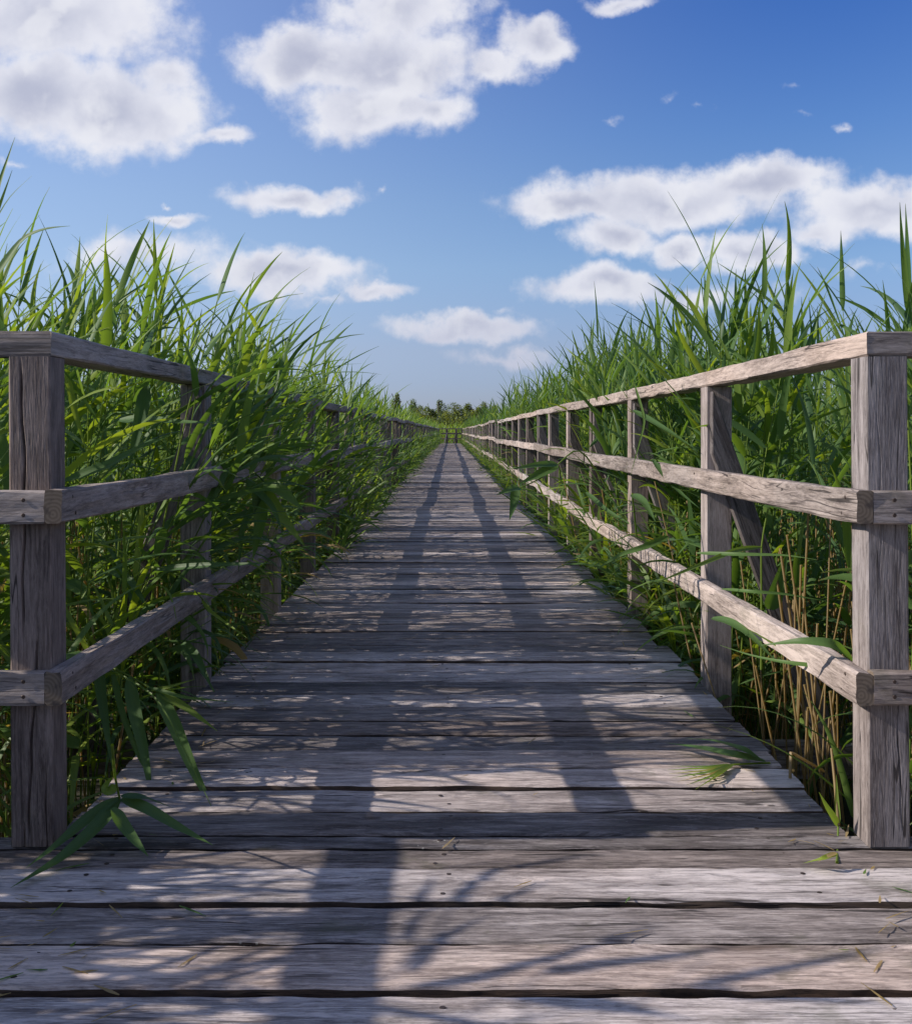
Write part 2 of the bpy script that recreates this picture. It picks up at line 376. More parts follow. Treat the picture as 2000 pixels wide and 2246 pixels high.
# ------------------------------------------------------------------ boardwalk planks
XL, XR, YE = -0.862, 0.885, 79.0
mb = MB()
gaps = [1.06, 1.22, 1.38, 1.545, 1.705, 1.873, 2.031, 2.203, 2.300, 2.372, 2.526, 2.686, 2.846, 3.007, 3.166, 3.315, 3.48, 3.646, 3.83, 3.99, 4.146, 4.31, 4.47]
gaps = [-1.82+0.16*i for i in range(18)]+gaps
while gaps[-1] < YE: gaps.append(gaps[-1]+0.160+rng.normal(0, 0.004))
def carver(cracks):
    def fn(S_, A, B):
        for (s0, s1, a0, a1, wd, dp) in cracks:
            t = (S_-s0)/(s1-s0); inside = (t > 0) & (t < 1)
            path = a0+(a1-a0)*t+0.004*np.sin(S_*9+s0*7)+0.0018*np.sin(S_*31)
            q = np.exp(-((A-path)/wd)**2)*np.clip(np.sin(np.clip(t, 0, 1)*math.pi)*2.5, 0, 1)
            B = np.where(inside & (B > 0), B-dp*q, B)
        return A, B
    return fn
for i in range(len(gaps)-1):
    y0, y1 = gaps[i], gaps[i+1]
    if y1 < -1.9: continue
    gap = float(rng.uniform(0.013, 0.021)) if y0 > 2.25 else float(rng.uniform(0.020, 0.025))
    if abs(y1-2.300) < .001: gap = 0.004
    wid = (y1-y0)-gap; yc = (y0+y1)/2
    tone = float(np.clip(rng.normal(0.5, 0.28), 0, 1))
    if abs(y0-1.873) < .002: tone = 0.45
    if abs(y0-1.705) < .002: tone = 0.95
    if abs(y0-2.031) < .002: tone = 0.85
    platform = y1 < 2.40
    if platform: xa, xb = -2.05+rng.normal(0, .01), 2.05+rng.normal(0, .01)
    else: xa, xb = XL+rng.normal(0, 0.008), XR+rng.normal(0, 0.009)
    dz = rng.normal(0, 0.0028); sk = rng.normal(0, 0.0012 if y0 < 6 else 0.002)
    near = 1.3 < y0 < 4.6
    seg = 0.022 if near else (0.09 if y0 < 12 else (0.30 if y0 < 30 else 0.9))
    sub = 14 if near else 1
    cr = []
    if near:
        for _ in range(rng.integers(1, 4)):
            s0 = rng.uniform(0, (xb-xa)*.7); cr.append((s0, s0+rng.uniform(.3, 1.3), rng.uniform(-.8, .8)*wid/2, rng.uniform(-.8, .8)*wid/2*.4, 0.0016, 0.006))
            a = cr[-1]; cr[-1] = (a[0], a[1], a[2], a[2]+rng.normal(0, .008), a[4], a[5])
    zt = -0.0225+dz
    sweep(mb, [(xa, yc+sk, zt+rng.normal(0, .001)), ((xa+xb)/2, yc+rng.normal(0, .001), zt+rng.normal(0, .0015)), (xb, yc-sk, zt+rng.normal(0, .001))],
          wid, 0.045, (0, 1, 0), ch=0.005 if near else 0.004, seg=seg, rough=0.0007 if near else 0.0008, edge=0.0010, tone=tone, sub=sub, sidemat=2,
          carve=carver(cr) if cr else None)
    if y0 > 1.2 and y0 < 14:
        for bx in (-0.72, -0.02, 0.70):
            for q in (-0.27, 0.27):
                if wid < 0.09 and q < 0: continue
                disc(mb, (bx+rng.normal(0, .012), yc+q*wid+rng.normal(0, .005), 0.0002+dz), (0, 0, 1), 0.0055, 0.0006, 1)
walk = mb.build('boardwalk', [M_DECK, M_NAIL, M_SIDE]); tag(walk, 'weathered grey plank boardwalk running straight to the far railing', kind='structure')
mj = MB()
for x in (-0.72, -0.02, 0.70):
    yb = -1.9
    while yb < YE: 
        sweep(mj, [(x, yb, -0.125), (x, min(yb+4.495, YE), -0.125)], 0.06, 0.15, (1, 0, 0), seg=1.5, tone=0.2); yb += 4.5
for x in (-1.9, 1.9, -1.3, 1.3): sweep(mj, [(x, -1.9, -0.125), (x, 2.39, -0.125)], 0.06, 0.15, (1, 0, 0), seg=1.5, tone=0.2)
mj.build('joist', M_DECK, walk)

# ------------------------------------------------------------------ railings
FL, FR = -0.856, 0.8915      # inner faces of the posts
PW = 0.09
py = [2.300, 3.745, 5.32, 6.75, 8.20, 9.60, 11.05, 12.66, 14.2]
while py[-1]+1.5 < YE-0.8: py.append(py[-1]+1.5+rng.normal(0, .02))
for y in py[1:]:              # bearers under the deck at each pair of posts; the braces stand on them
    b = MB(); sweep(b, [(-1.62, y+0.045, -0.265), (1.62, y+0.045, -0.265)], 0.07, 0.12, (0, 1, 0), seg=0.5, tone=0.3); b.build('cross_beam', M_DECK, walk)
# wandering of posts/rails along the walk
def wander(side):
    k = len(py); amp = np.clip(np.array(py)/14.0, 0.05, 1.0)
    r = np.random.default_rng(11 if side < 0 else 23)
    return r.normal(0, 0.008, k)*amp, r.normal(0, 0.010, k)*amp
wl, wr = wander(-1), wander(1)
CR_L = [(0.0, 0.62, -0.016, -0.013, 0.0020, 0.012), (0.60, 1.05, 0.012, -0.006, 0.0020, 0.014), (1.00, 1.24, -0.014, -0.022, 0.0018, 0.010), (0.86, 1.5, 0.03, 0.024, 0.0012, 0.006)]
def post(parent, x, y, side, z0=-0.6, z1=1.0535, hero=False, cracks=None, lean=0.0, tone=None, nx=0, nzv=0):
    """side: +1 right railing, -1 left. x = inner face"""
    b = MB(); xc = x+side*PW/2
    o = (xc, y+PW/2, 0)
    z1 = z1+nzv
    pts = [(xc+nx-lean*0.5, y+PW/2, z1), (xc+nx+lean, y+PW/2, z0)] if hero else [(xc+nx, y+PW/2, z1), (xc+nx, y+PW/2, z0)]
    def cv(S_, A, B):
        for (s0, s1, a0, a1, wd, dp) in (cracks or []):
            t = (S_-s0)/(s1-s0); ins = (t > 0) & (t < 1)
            path = a0+(a1-a0)*t+0.0035*np.sin(S_*11+a0*90)+0.0015*np.sin(S_*37)
            q = np.exp(-((A-path)/wd)**2)*np.clip(np.sin(np.clip(t, 0, 1)*math.pi)*3, 0, 1)
            B = np.where(ins & (B*fs > 0), B-fs*dp*q, B)
        return A, B
    # find which B sign faces the viewer (-y)
    fs = -1
    tg = np.array(pts[1], float)-np.array(pts[0], float); tg /= np.linalg.norm(tg)
    upv = np.cross((1, 0, 0), tg)
    fs = 1 if upv[1] < 0 else -1
    sweep(b, pts, PW, PW, (1, 0, 0), ch=0.004, seg=0.008 if hero else 0.2, rough=0.00008 if hero else 0.0005, sub=44 if hero else 1, carve=cv if cracks else None, tone=tone)
    return b.build('post', M_POST, parent)
def brace(parent, x, y, side, nx=0, nzv=0):
    b = MB(); s = side; yb = y-0.019
    t = 0.036; x0 = x+s*0.012+nx
    # outline in the x-z plane: upright part against the post, then slanting outward to the bearer
    tanA = 0.36
    zk = 0.82+nzv; zt = 1.035+nzv; zb = -0.30
    out_ = [(x0, zt), (x0, zk), (x0+s*tanA*(zk-zb), zb), (x0+s*(tanA*(zk-zb)+0.082), zb), (x0+s*(0.082-tanA*(zt-zk)+.001), zt)]
    n = len(out_); ch = 0.0
    v = [(p[0], yb-t/2, p[1]) for p in out_]+[(p[0], yb+t/2, p[1]) for p in out_]
    # subdivide lightly by extra points is unnecessary: straight sawn timber
    f = [tuple(range(n)) if s > 0 else tuple(range(n-1, -1, -1)), tuple(range(2*n-1, n-1, -1)) if s > 0 else tuple(range(n, 2*n))]
    for i in range(n):
        j = (i+1) % n; f.append((i, n+i, n+j, j) if s > 0 else (i, j, n+j, n+i))
    off = rng.uniform(0, 40, 3)
    dirv = np.array([s*tanA, -1]); dirv /= np.linalg.norm(dirv)
    g = [((q[0]-x0)*dirv[0]+(q[2])*dirv[1], (q[0]-x0)*dirv[1]*-1+q[2]*dirv[0], q[1]) for q in v]
    b.add(v, f, np.array(g)+off, float(rng.uniform(0, .5)))
    o = b.build('brace', M_POST, parent)
    md = o.modifiers.new('bevel', 'BEVEL'); md.width = 0.003; md.segments = 1; md.limit_method = 'ANGLE'
    return o
def screws(b, pts, n):
    for p in pts: disc(b, p, n, 0.0045, 0.0008, 1)
RT = 0.0355
Z_TOP, Z_MID, Z_LOW = (1.055, 1.107), (0.696, 0.767), (0.313, 0.383)
def rails(parent, side, face, wn):
    s = side; yend = YE-0.1
    ks = np.array(py); wx, wz = wn
    def path(y0, y1, xc, zc, r, amp):
        ys = [y0]+[y for y in py if y0+.05 < y < y1-.05]+[y1]
        pts = []
        for k, y in enumerate(ys):
            pts.append((xc+np.interp(y, ks, wx), y, zc+np.interp(y, ks, wz)))
            if k < len(ys)-1:       # sag and wave between the posts
                ym = (y+ys[k+1])/2; pts.append((xc+np.interp(ym, ks, wx)+r.normal(0, amp), ym, zc+np.interp(ym, ks, wz)-abs(r.normal(0, amp))))
        return pts
    for zi, (z0, z1) in enumerate((Z_TOP, Z_MID, Z_LOW)):
        r = np.random.default_rng(100+zi*7+(5 if s > 0 else 0))
        top = zi == 0
        w = PW if top else RT; xc = face+s*PW/2 if top else face-s*RT/2
        ys = [2.3+PW/2 if top else 2.2645]; idx = 3 if top else (2+zi)
        while idx < len(py): ys.append(py[idx]+PW/2+r.normal(0, .01)); idx += 3
        ys.append(yend)
        for a, b_ in zip(ys[:-1], ys[1:]):
            m = MB(); near = a < 6
            dzz = 0 if a < 4 else r.normal(0, .006); dxx = 0 if a < 4 else -s*abs(r.normal(0, .004))
            pts = path(a, b_-0.003, xc+dxx, (z0+z1)/2+dzz, r, 0.002 if a < 8 else 0.007)
            sweep(m, pts, w, z1-z0, (1, 0, 0), ch=0.0045, seg=0.05 if near else 0.25, rough=0.0011 if near else 0.002,
                  edge=0.0008, sub=4 if near else 1, tone=float(r.uniform(.35, .9)), endmat=2, mitre=s if (top and a < 2.4) else 0)
            if not top:
                for y in py:
                    if a-.05 < y+.04 < b_+.05 and y < 14: 
                        zc = (z0+z1)/2+np.interp(y, ks, wz); xi = face-s*(RT+.0005)+np.interp(y, ks, wx)
                        screws(m, [(xi, y+.03, zc+.018), (xi, y+.05, zc-.018)], (-s, 0, 0))
            m.build('top_rail' if top else ('middle_rail' if zi == 1 else 'lower_rail'), [M_RAIL, M_NAIL, M_END], parent)
        # return along the platform front, to its side, then back past the viewer
        xo = s*1.92
        m = MB()
        if top: sweep(m, [(face+s*PW/2, 2.3+PW/2, (z0+z1)/2), (xo, 2.3+PW/2, (z0+z1)/2)], PW, z1-z0, (0, 1, 0), ch=.004, seg=.04, rough=.0011, sub=4, tone=.45, endmat=2, mitre=1)
        else:
            sweep(m, [(face+s*0.001, 2.2825, (z0+z1)/2), (xo, 2.2825, (z0+z1)/2)], RT-.001, z1-z0, (0, 1, 0), ch=.004, seg=.04, rough=.0011, sub=4, tone=.6, endmat=2)
            xs = face+s*.045; screws(m, [(xs, 2.2642, (z0+z1)/2+.016), (xs, 2.2642, (z0+z1)/2-.016)], (0, -1, 0))
        m.build('top_rail' if top else ('middle_rail' if zi == 1 else 'lower_rail'), [M_RAIL, M_NAIL, M_END], parent)
        m = MB()
        if top: sweep(m, [(xo+s*PW/2, 2.3+PW/2, (z0+z1)/2), (xo+s*PW/2, -1.7, (z0+z1)/2)], PW, z1-z0, (1, 0, 0), seg=.3)
        else: sweep(m, [(xo-s*.02, 2.262, (z0+z1)/2), (xo-s*.02, -1.7, (z0+z1)/2)], RT, z1-z0, (1, 0, 0), seg=.3)
        m.build('top_rail' if top else ('middle_rail' if zi == 1 else 'lower_rail'), [M_RAIL], parent)
for s, face, wn, lab in ((-1, FL, wl, 'left'), (1, FR, wr, 'right')):
    e = empty('wooden_railing', (face+s*PW/2, 2.345, 0))
    tag(e, 'shaded railing half buried in leaning reeds, its corner post with a long dark crack' if s < 0 else 'sunlit grey railing clear of the reeds, its corner post smooth and pale',
        'railing', 'railings along the boardwalk')
    kids = []
    before = set(col.objects)
    for k, y in enumerate(py):
        if k == 0: post(e, face, y, s, z0=0.0015, hero=True, cracks=CR_L if s < 0 else [(0.72, 1.02, 0.022, 0.026, .0012, .004), (0.1, .5, -.02, -.016, .0008, .002)], lean=0.004, tone=.55 if s > 0 else .4)
        else:
            post(e, face, y, s, nx=wn[0][k], nzv=wn[1][k]-0.001); brace(e, face, y, s, wn[0][k], wn[1][k])
    for xo, yo in ((1.92, 2.3), (1.92, 0.9), (1.92, -.5)):
        post(e, s*xo, yo, s, z0=-0.6 if True else 0)
    rails(e, s, face, wn)
    for o in set(col.objects)-before:            # keep world placement while parented to the empty
        if o.parent is e: o.matrix_parent_inverse = e.matrix_basis.inverted()
# far railing across the end
e = empty('wooden_railing', (0, YE, 0)); tag(e, 'small dark railing closing off the far end of the boardwalk', 'railing')
before = set(col.objects)
for x in (-0.86, -0.27, 0.42, 0.86):
    b = MB(); sweep(b, [(x, YE, 1.053), (x+.02, YE, -.6)], .15, .10, (1, 0, 0), seg=.5, tone=.1); b.build('post', M_POST, e)
for x, q in ((-0.27, -1), (0.42, 1)):
    b = MB(); sweep(b, [(x, YE-.07, .80), (x-.22, YE-.07, -.2)], .09, .04, (1, 0, 0), seg=.5); b.build('brace', M_POST, e)
for nm, (z0, z1), yo, h in (('top_rail', Z_TOP, 0, .09), ('middle_rail', Z_MID, -.068, .035), ('lower_rail', Z_LOW, -.068, .035)):
    b = MB(); sweep(b, [(-1.05, YE+yo, (z0+z1)/2), (0.98, YE+yo, (z0+z1)/2)], h, (z1-z0)*1.45, (0, 1, 0), seg=.5, tone=.1); b.build(nm, M_POST, e)
for o in set(col.objects)-before: o.matrix_parent_inverse = e.matrix_basis.inverted()

# ------------------------------------------------------------------ reeds
class Ribbons:
    """vectorised leaf blades and stems -> one mesh"""
    def __init__(s): s.v = []; s.f = []; s.t = []; s.r = []; s.n = 0
    def grid(s, V, tint, rib, closed=False):
        # V: (n, S, K, 3)
        n, S_, K, _ = V.shape
        idx = np.arange(n*S_*K).reshape(n, S_, K)+s.n
        if closed: idx = np.concatenate([idx, idx[:, :, :1]], 2)
        q = np.stack([idx[:, :-1, :-1], idx[:, :-1, 1:], idx[:, 1:, 1:], idx[:, 1:, :-1]], -1).reshape(-1, 4)
        s.v.append(V.reshape(-1, 3)); s.f.append(q); s.t.append(np.broadcast_to(tint[:, None, None], (n, S_, K)).ravel()); s.r.append(rib.reshape(-1, 3)); s.n += n*S_*K
    def leaves(s, base, az, el, length, width, droop, tint, r, S_=8, K=3, twist=None, azd=None):
        n = len(base)
        if n == 0: return
        t = np.linspace(0, 1, S_)[None]
        e = el[:, None]-droop[:, None]*t**1.25
        a = az[:, None]+(azd[:, None] if azd is not None else 0)*t
        ds = length[:, None]/(S_-1)
        d = np.stack([np.cos(e)*np.cos(a), np.cos(e)*np.sin(a), np.sin(e)], -1)
        p = np.concatenate([np.zeros((n, 1, 3)), np.cumsum((d[:, :-1]+d[:, 1:])/2*ds[..., None], 1)], 1)+base[:, None]
        side = np.stack([-np.sin(a), np.cos(a), np.zeros_like(a)], -1)
        nn = np.cross(side, d)
        tw = (twist if twist is not None else r.normal(0, .7, n))[:, None]*(0.35+0.65*t)
        sd2 = side*np.cos(tw)[..., None]+nn*np.sin(tw)[..., None]; n2 = np.cross(sd2, d)
        w = width[:, None]*0.5*np.clip((t/0.16+0.25), 0, 1)**0.7*(1-np.clip((t-.25)/.75, 0, 1)**1.5)**1.0
        w = np.maximum(w, 0.0006)
        ks = np.linspace(-1, 1, K)
        V = p[:, :, None]+sd2[:, :, None]*(w[..., None]*ks)[..., None]+n2[:, :, None]*(w[..., None]*0.30*np.abs(ks))[..., None]
        rib = np.zeros((n, S_, K, 3)); rib[..., 0] = ks[None, None]+r.uniform(0, 30, n)[:, None, None]; rib[..., 1] = t[..., None]; rib[..., 2] = r.uniform(0, 30, n)[:, None, None]
        s.grid(V, tint, rib)
    def tubes(s, pts, rad, tint, K=4):
        n, S_, _ = pts.shape
        d = np.gradient(pts, axis=1); d /= np.linalg.norm(d, axis=2, keepdims=True)+1e-9
        ref = np.where(np.abs(d[..., 2:3]) < .9, np.array([0, 0, 1.]), np.array([1., 0, 0]))
        a = np.cross(d, ref); a /= np.linalg.norm(a, axis=2, keepdims=True)+1e-9; b = np.cross(d, a)
        an = np.arange(K)*2*math.pi/K
        V = pts[:, :, None]+rad[:, :, None, None]*(np.cos(an)[:, None]*a[:, :, None]+np.sin(an)[:, None]*b[:, :, None])
        rib = np.zeros((n, S_, K, 3)); rib[..., 1] = 0.3
        s.grid(V, tint, rib, True)
    def build(s, name, mat, parent=None, origin=None):
        v = np.concatenate(s.v).astype(np.float32); f = np.concatenate(s.f).astype(np.int32)
        if origin is not None: v = v-np.asarray(origin, np.float32)
        me = bpy.data.meshes.new(name)
        me.vertices.add(len(v)); me.vertices.foreach_set('co', v.ravel())
        me.loops.add(f.size); me.loops.foreach_set('vertex_index', f.ravel())
        me.polygons.add(len(f)); me.polygons.foreach_set('loop_start', np.arange(0, f.size, 4, dtype=np.int32))
        me.polygons.foreach_set('use_smooth', np.ones(len(f), bool))
        me.update(calc_edges=True)
        a = me.attributes.new('tint', 'FLOAT', 'POINT'); a.data.foreach_set('value', np.concatenate(s.t).astype(np.float32))
        a = me.attributes.new('rib', 'FLOAT_VECTOR', 'POINT'); a.data.foreach_set('vector', np.concatenate(s.r).astype(np.float32).ravel())
        me.materials.append(mat)
        o = bpy.data.objects.new(name, me); col.objects.link(o)
        if origin is not None: o.location = origin
        if parent is not None: o.parent = parent
        return o

def plants(rb, x, y, h, lean, r, nl=10, S_=8, K=3, wind=(0.35, 0.1), wscale=1.0, tb=0.5, stemK=4, droopk=1.0, upk=0.0, low=0.30):
    """reed plants rooted at (x, y); h = stem length; lean (n,2) = sideways travel of the tip"""
    n = len(x)
    if n == 0: return
    SS = 6; t = np.linspace(0, 1, SS)[None]
    base = np.stack([x, y, np.full(n, GZ)], 1)
    hz = np.sqrt(np.maximum(h**2-(lean**2).sum(1), (h*.4)**2))
    def stem(tt):   # tt (n,m)
        return base[:, None]+np.stack([lean[:, :1]*tt**2.0, lean[:, 1:]*tt**2.0, hz[:, None]*tt], -1)
    rad = np.linspace(1, .45, SS)[None]*r.uniform(.0028, .0042, n)[:, None]*wscale
    rb.tubes(stem(np.broadcast_to(t, (n, SS))), rad, np.clip(r.normal(.8, .12, n), .4, 0.99), stemK)
    pt = np.clip(r.normal(tb, .22, n), 0, 1)
    az0 = r.uniform(0, 2*math.pi, n)
    tt = np.linspace(low, 1.0, nl)[None]+r.normal(0, .02, (n, nl)); tt = np.clip(tt, .1, 1)
    bp_ = stem(tt).reshape(-1, 3)
    k = np.arange(nl)[None]
    az = az0[:, None]+math.pi*k+r.normal(0, .5, (n, nl))
    # wind pulls the blades round
    wx = np.cos(az)+wind[0]*2; wy = np.sin(az)+wind[1]*2
    az = np.arctan2(wy, wx)
    el = (0.42+0.72*(tt-low)/(1-low)**.9+upk)+r.normal(0, .24, (n, nl)); el = np.clip(el, -.2, 1.5)
    dr = (1.5-1.05*(tt-low)/(1-low))*droopk*np.abs(r.normal(1, .4, (n, nl)))
    ln = r.uniform(.24, .48, (n, nl)); wd = r.uniform(.017, .036, (n, nl))*wscale
    wd = np.where(tt > .965, wd*.7, wd)
    ti = np.clip(pt[:, None]+r.normal(0, .18, (n, nl))+0.15*(tt-.6), 0, 1)
    dead = (r.random((n, nl)) < 0.07) & (tt < .55); ti = np.where(dead, r.uniform(1.1, 1.7, (n, nl)), ti)
    f = lambda q: q.reshape(-1)
    rb.leaves(bp_, f(az), f(el), f(ln), f(wd), f(dr), f(ti), r, S_, K, azd=r.normal(0, .35, n*nl))
def straws(rb, x, y, h, r, K=4, w=1.0):
    n = len(x)
    if n == 0: return
    base = np.stack([x, y, np.full(n, GZ)], 1); t = np.linspace(0, 1, 3)[None]
    ln = r.normal(0, .12, (n, 2))
    p = base[:, None]+np.stack([ln[:, :1]*t, ln[:, 1:]*t, h[:, None]*t], -1)
    rb.tubes(p, np.broadcast_to(r.uniform(.0022, .004, n)[:, None]*w, (n, 3)), r.uniform(1.2, 2.0, n), K)

def ribbon(rb, pts, width, tint, S_=16, twist=0.0, up=None, r=None, tip=1.5, fold=.3):
    """one leaf through 3D points"""
    pts = np.asarray(pts, float); L = np.concatenate([[0], np.cumsum(np.linalg.norm(np.diff(pts, axis=0), axis=1))])
    s = np.linspace(0, L[-1], S_); p = np.stack([np.interp(s, L, pts[:, k]) for k in range(3)], 1)
    for _ in range(2): p[1:-1] = (p[:-2]+2*p[1:-1]+p[2:])/4
    d = np.gradient(p, axis=0); d /= np.linalg.norm(d, axis=1)[:, None]
    upv = np.array(up if up is not None else (0, -0.8, 0.6), float)
    sd2 = np.cross(d, upv); sd2 /= np.linalg.norm(sd2, axis=1)[:, None]; n2 = np.cross(sd2, d)
    t = np.linspace(0, 1, S_)
    tw = twist*t; a = sd2*np.cos(tw)[:, None]+n2*np.sin(tw)[:, None]; b = np.cross(a, d)
    w = width*.5*np.clip(t/.14+.2, 0, 1)**.7*(1-np.clip((t-.2)/.8, 0, 1)**tip); w = np.maximum(w, .0005)
    ks = np.array([-1, -.5, 0, .5, 1.])
    V = p[:, None]+a[:, None]*(w[:, None]*ks)[..., None]+b[:, None]*(w[:, None]*fold*np.abs(ks))[..., None]
    rib = np.zeros((1, S_, 5, 3)); rib[..., 0] = ks*1.0+rng.uniform(0, 30); rib[..., 1] = t[:, None]*.85
    rb.grid(V[None], np.array([tint]), rib)
def stalk(rb, pts, r0, r1, tint, S_=14, K=6, sharp=False):
    pts = np.asarray(pts, float)
    if not sharp:
        L = np.concatenate([[0], np.cumsum(np.linalg.norm(np.diff(pts, axis=0), axis=1))]); s = np.linspace(0, L[-1], S_)
        pts = np.stack([np.interp(s, L, pts[:, k]) for k in range(3)], 1)
        for _ in range(2): pts[1:-1] = (pts[:-2]+2*pts[1:-1]+pts[2:])/4
    rb.tubes(pts[None], np.linspace(r0, r1, len(pts))[None], np.array([tint]), K)
def bed(name, label, s, seed):
    r = np.random.default_rng(seed); rb = Ribbons()
    def zone(x0, x1, y0, y1, dens, h0, h1, S_, K, nl, wind, ws=1.0, leanx=0.0, leany=0.0, straw=0.6, short=0.3, tb=.5, lsd=.10, droopk=1., upk=0., low=.3):
        A = (x1-x0)*(y1-y0); n = int(A*dens)
        nc_ = max(1, n//4); ci = r.integers(0, nc_, n)
        x = s*np.clip(r.uniform(x0, x1, nc_)[ci]+r.normal(0, .09, n), x0, x1+.2); y = np.clip(r.uniform(y0, y1, nc_)[ci]+r.normal(0, .09, n), y0, y1+.2)
        if s > 0: x = np.where((y > 2.9) & (y < 3.8) & (x < 1.62), x+.62, x)      # the brace of the second post stands clear
        patch = 0.10*np.sin(y*1.7+seed)+0.08*np.sin(y*.63+2*seed)+0.05*np.sin(x*3)
        h = r.uniform(h0, h1, n)+patch
        ln = np.stack([r.normal(leanx, lsd, n), r.normal(leany, lsd, n)], 1)
        ln[:, 0] *= 1.0
        plants(rb, x, y, h, ln, r, nl, S_, K, wind, ws, tb, 4 if K == 3 else 3, droopk, upk, low)
        m = int(n*short); xs = s*r.uniform(x0, min(x1, x0+.8), m); ysx = r.uniform(y0, y1, m)
        if s > 0: xs = np.where((ysx > 2.9) & (ysx < 3.8) & (xs < 1.6), xs+.6, xs)
        plants(rb, xs, ysx, r.uniform(.5, 1.15, m), r.normal(0, .10, (m, 2)), r, max(4, nl-4), S_, K, (wind[0]*.3, 0), ws*.8, tb, 3, 1.1, 0, .35)
        m = int(n*straw); straws(rb, s*r.uniform(x0, x1, m), r.uniform(y0, y1, m), r.uniform(.5, 1.25, m), r, 4 if K == 3 else 3, ws)
    return rb, r, zone

# --- left bed (sun comes over it)
rb, r, zone = bed('reed_bed', '', -1, 31)
zone(1.00, 1.9, 2.50, 3.6, 44, 1.44, 1.72, 9, 3, 13, (.24, .10), leanx=.08, leany=.05, straw=1.3, short=.6, low=.22)
zone(1.00, 1.9, 3.60, 6.0, 42, 1.55, 1.92, 9, 3, 13, (.24, .10), leanx=.11, leany=.05, straw=1.3, short=.6, low=.22)
zone(1.04, 1.9, 6.00, 9.0, 44, 1.60, 1.96, 8, 3, 12, (.20, .10), leanx=.10, leany=.05, straw=1.3, short=.4, low=.25)
zone(1.90, 3.3, 2.50, 9.0, 12, 1.60, 1.95, 8, 3, 10, (.22, .10), leanx=.08)
zone(1.08, 1.8, 9.0, 20., 30, 1.55, 1.85, 6, 3, 10, (.12, .05), ws=1.05, leanx=.02, short=.3, low=.28)
zone(1.80, 2.9, 9.0, 20., 8, 1.60, 1.90, 6, 3, 9, (.25, .05), ws=1.05, leanx=.08)
zone(1.06, 1.7, 20., 80., 18, 1.50, 1.80, 4, 2, 8, (.20, .0), ws=1.4, leanx=.06, short=.5)
zone(1.60, 3.0, 20., 80., 3.5, 1.50, 1.80, 4, 2, 7, (.30, .0), ws=1.4, leanx=.10, straw=.3)
zone(2.02, 3.2, -.6, 2.45, 170, 1.27, 1.46, 8, 3, 11, (.10, .05), leanx=.0, low=.2)
zone(2.02, 3.2, -.6, 2.45, 11, 1.60, 2.0, 8, 3, 11, (.20, .05), leanx=.10, low=.35)
zone(3.2, 9.0, -1.0, 26., 9, 1.60, 2.0, 4, 2, 8, (.3, .05), ws=1.4, straw=.2, short=0)
zone(3.2, 12., 26., 80., 3, 1.50, 1.85, 4, 2, 7, (.3, 0), ws=2.2, straw=.1, short=0)
# tall reeds standing just behind the railing at the side of the platform; their leaves shade its front planks
def caster(px_, py_, dx=0.0):
    g_ = G(px_, py_); z = (g_[0]+2.05+dx)/1.64
    return np.array((g_[0]-1.64*z, g_[1]-0.12*z, z))
for k, (pts, wd) in enumerate([
    ([(905,2140),(950,2062),(1010,2030),(1090,2000)], .034), ([(905,2140),(918,2119),(967,2080),(960,2040)], .028),
    ([(905,2170),(1027,2157),(1269,2091),(1434,2036)], .030), ([(1100,2180),(1203,2201),(1350,2215),(1500,2236)], .036),
    ([(1200,2140),(1297,2122),(1500,2100),(1646,2074)], .034), ([(1500,2180),(1608,2150),(1800,2115),(2000,2070)], .030),
    ([(1180,2180),(1300,2196),(1420,2220),(1540,2246)], .036), ([(1500,2170),(1638,2185),(1820,2196),(2000,2206)], .032),
    ([(1280,2075),(1331,2056),(1390,2040),(1450,2022)], .020), ([(900,1990),(928,1959),(945,1935),(958,1915)], .026),
    ([(990,1990),(1005,1970),(1040,1940),(1075,1905)], .030), ([(1060,1990),(1093,1976),(1150,1955),(1210,1928)], .022),
    ([(880,2060),(900,2020),(930,1990),(990,1985)], .026), ([(1000,1960),(1100,1900),(1230,1880),(1330,1868)], .026),
    ([(550,2031),(510,2010),(470,1995),(450,1985)], .016), ([(550,2031),(540,2010),(530,1995),(520,1975)], .018), ([(550,2031),(580,2015),(610,2000),(640,1985)], .016),
    ([(550,2031),(510,2036),(480,2040),(440,2048)], .014), ([(480,2180),(500,2150),(520,2120),(560,2100)], .018), ([(520,1960),(570,1945),(620,1930),(660,1915)], .014),
    ([(430,2230),(480,2215),(540,2200),(600,2190)], .022)]):
    ribbon(rb, [caster(a, b, .03*math.sin(k*2.1)) for a, b in pts], wd, .4, up=(1, .2, .5), fold=.15)
for pts in ([(885,2260),(900,2180),(905,2140),(1000,1960)], [(1050,2300),(1100,2180),(1180,2180),(1280,2075)], [(1400,2300),(1500,2180),(1560,2110)]):
    top = [caster(a, b) for a, b in pts]; stalk(rb, [np.array((top[0][0]-.05, top[0][1]-.1, GZ))]+top, .004, .002, .8)
# clump leaning over the rail
n = 48; x = -r.uniform(.98, 1.25, n); y = r.uniform(3.3, 5.6, n)
plants(rb, x, y, r.uniform(1.4, 1.9, n), np.stack([r.uniform(.15, .55, n), r.normal(.10, .15, n)], 1), r, 12, 9, 3, (.55, .05), 1.05, .45, 4, 1.1, -.15, .3)
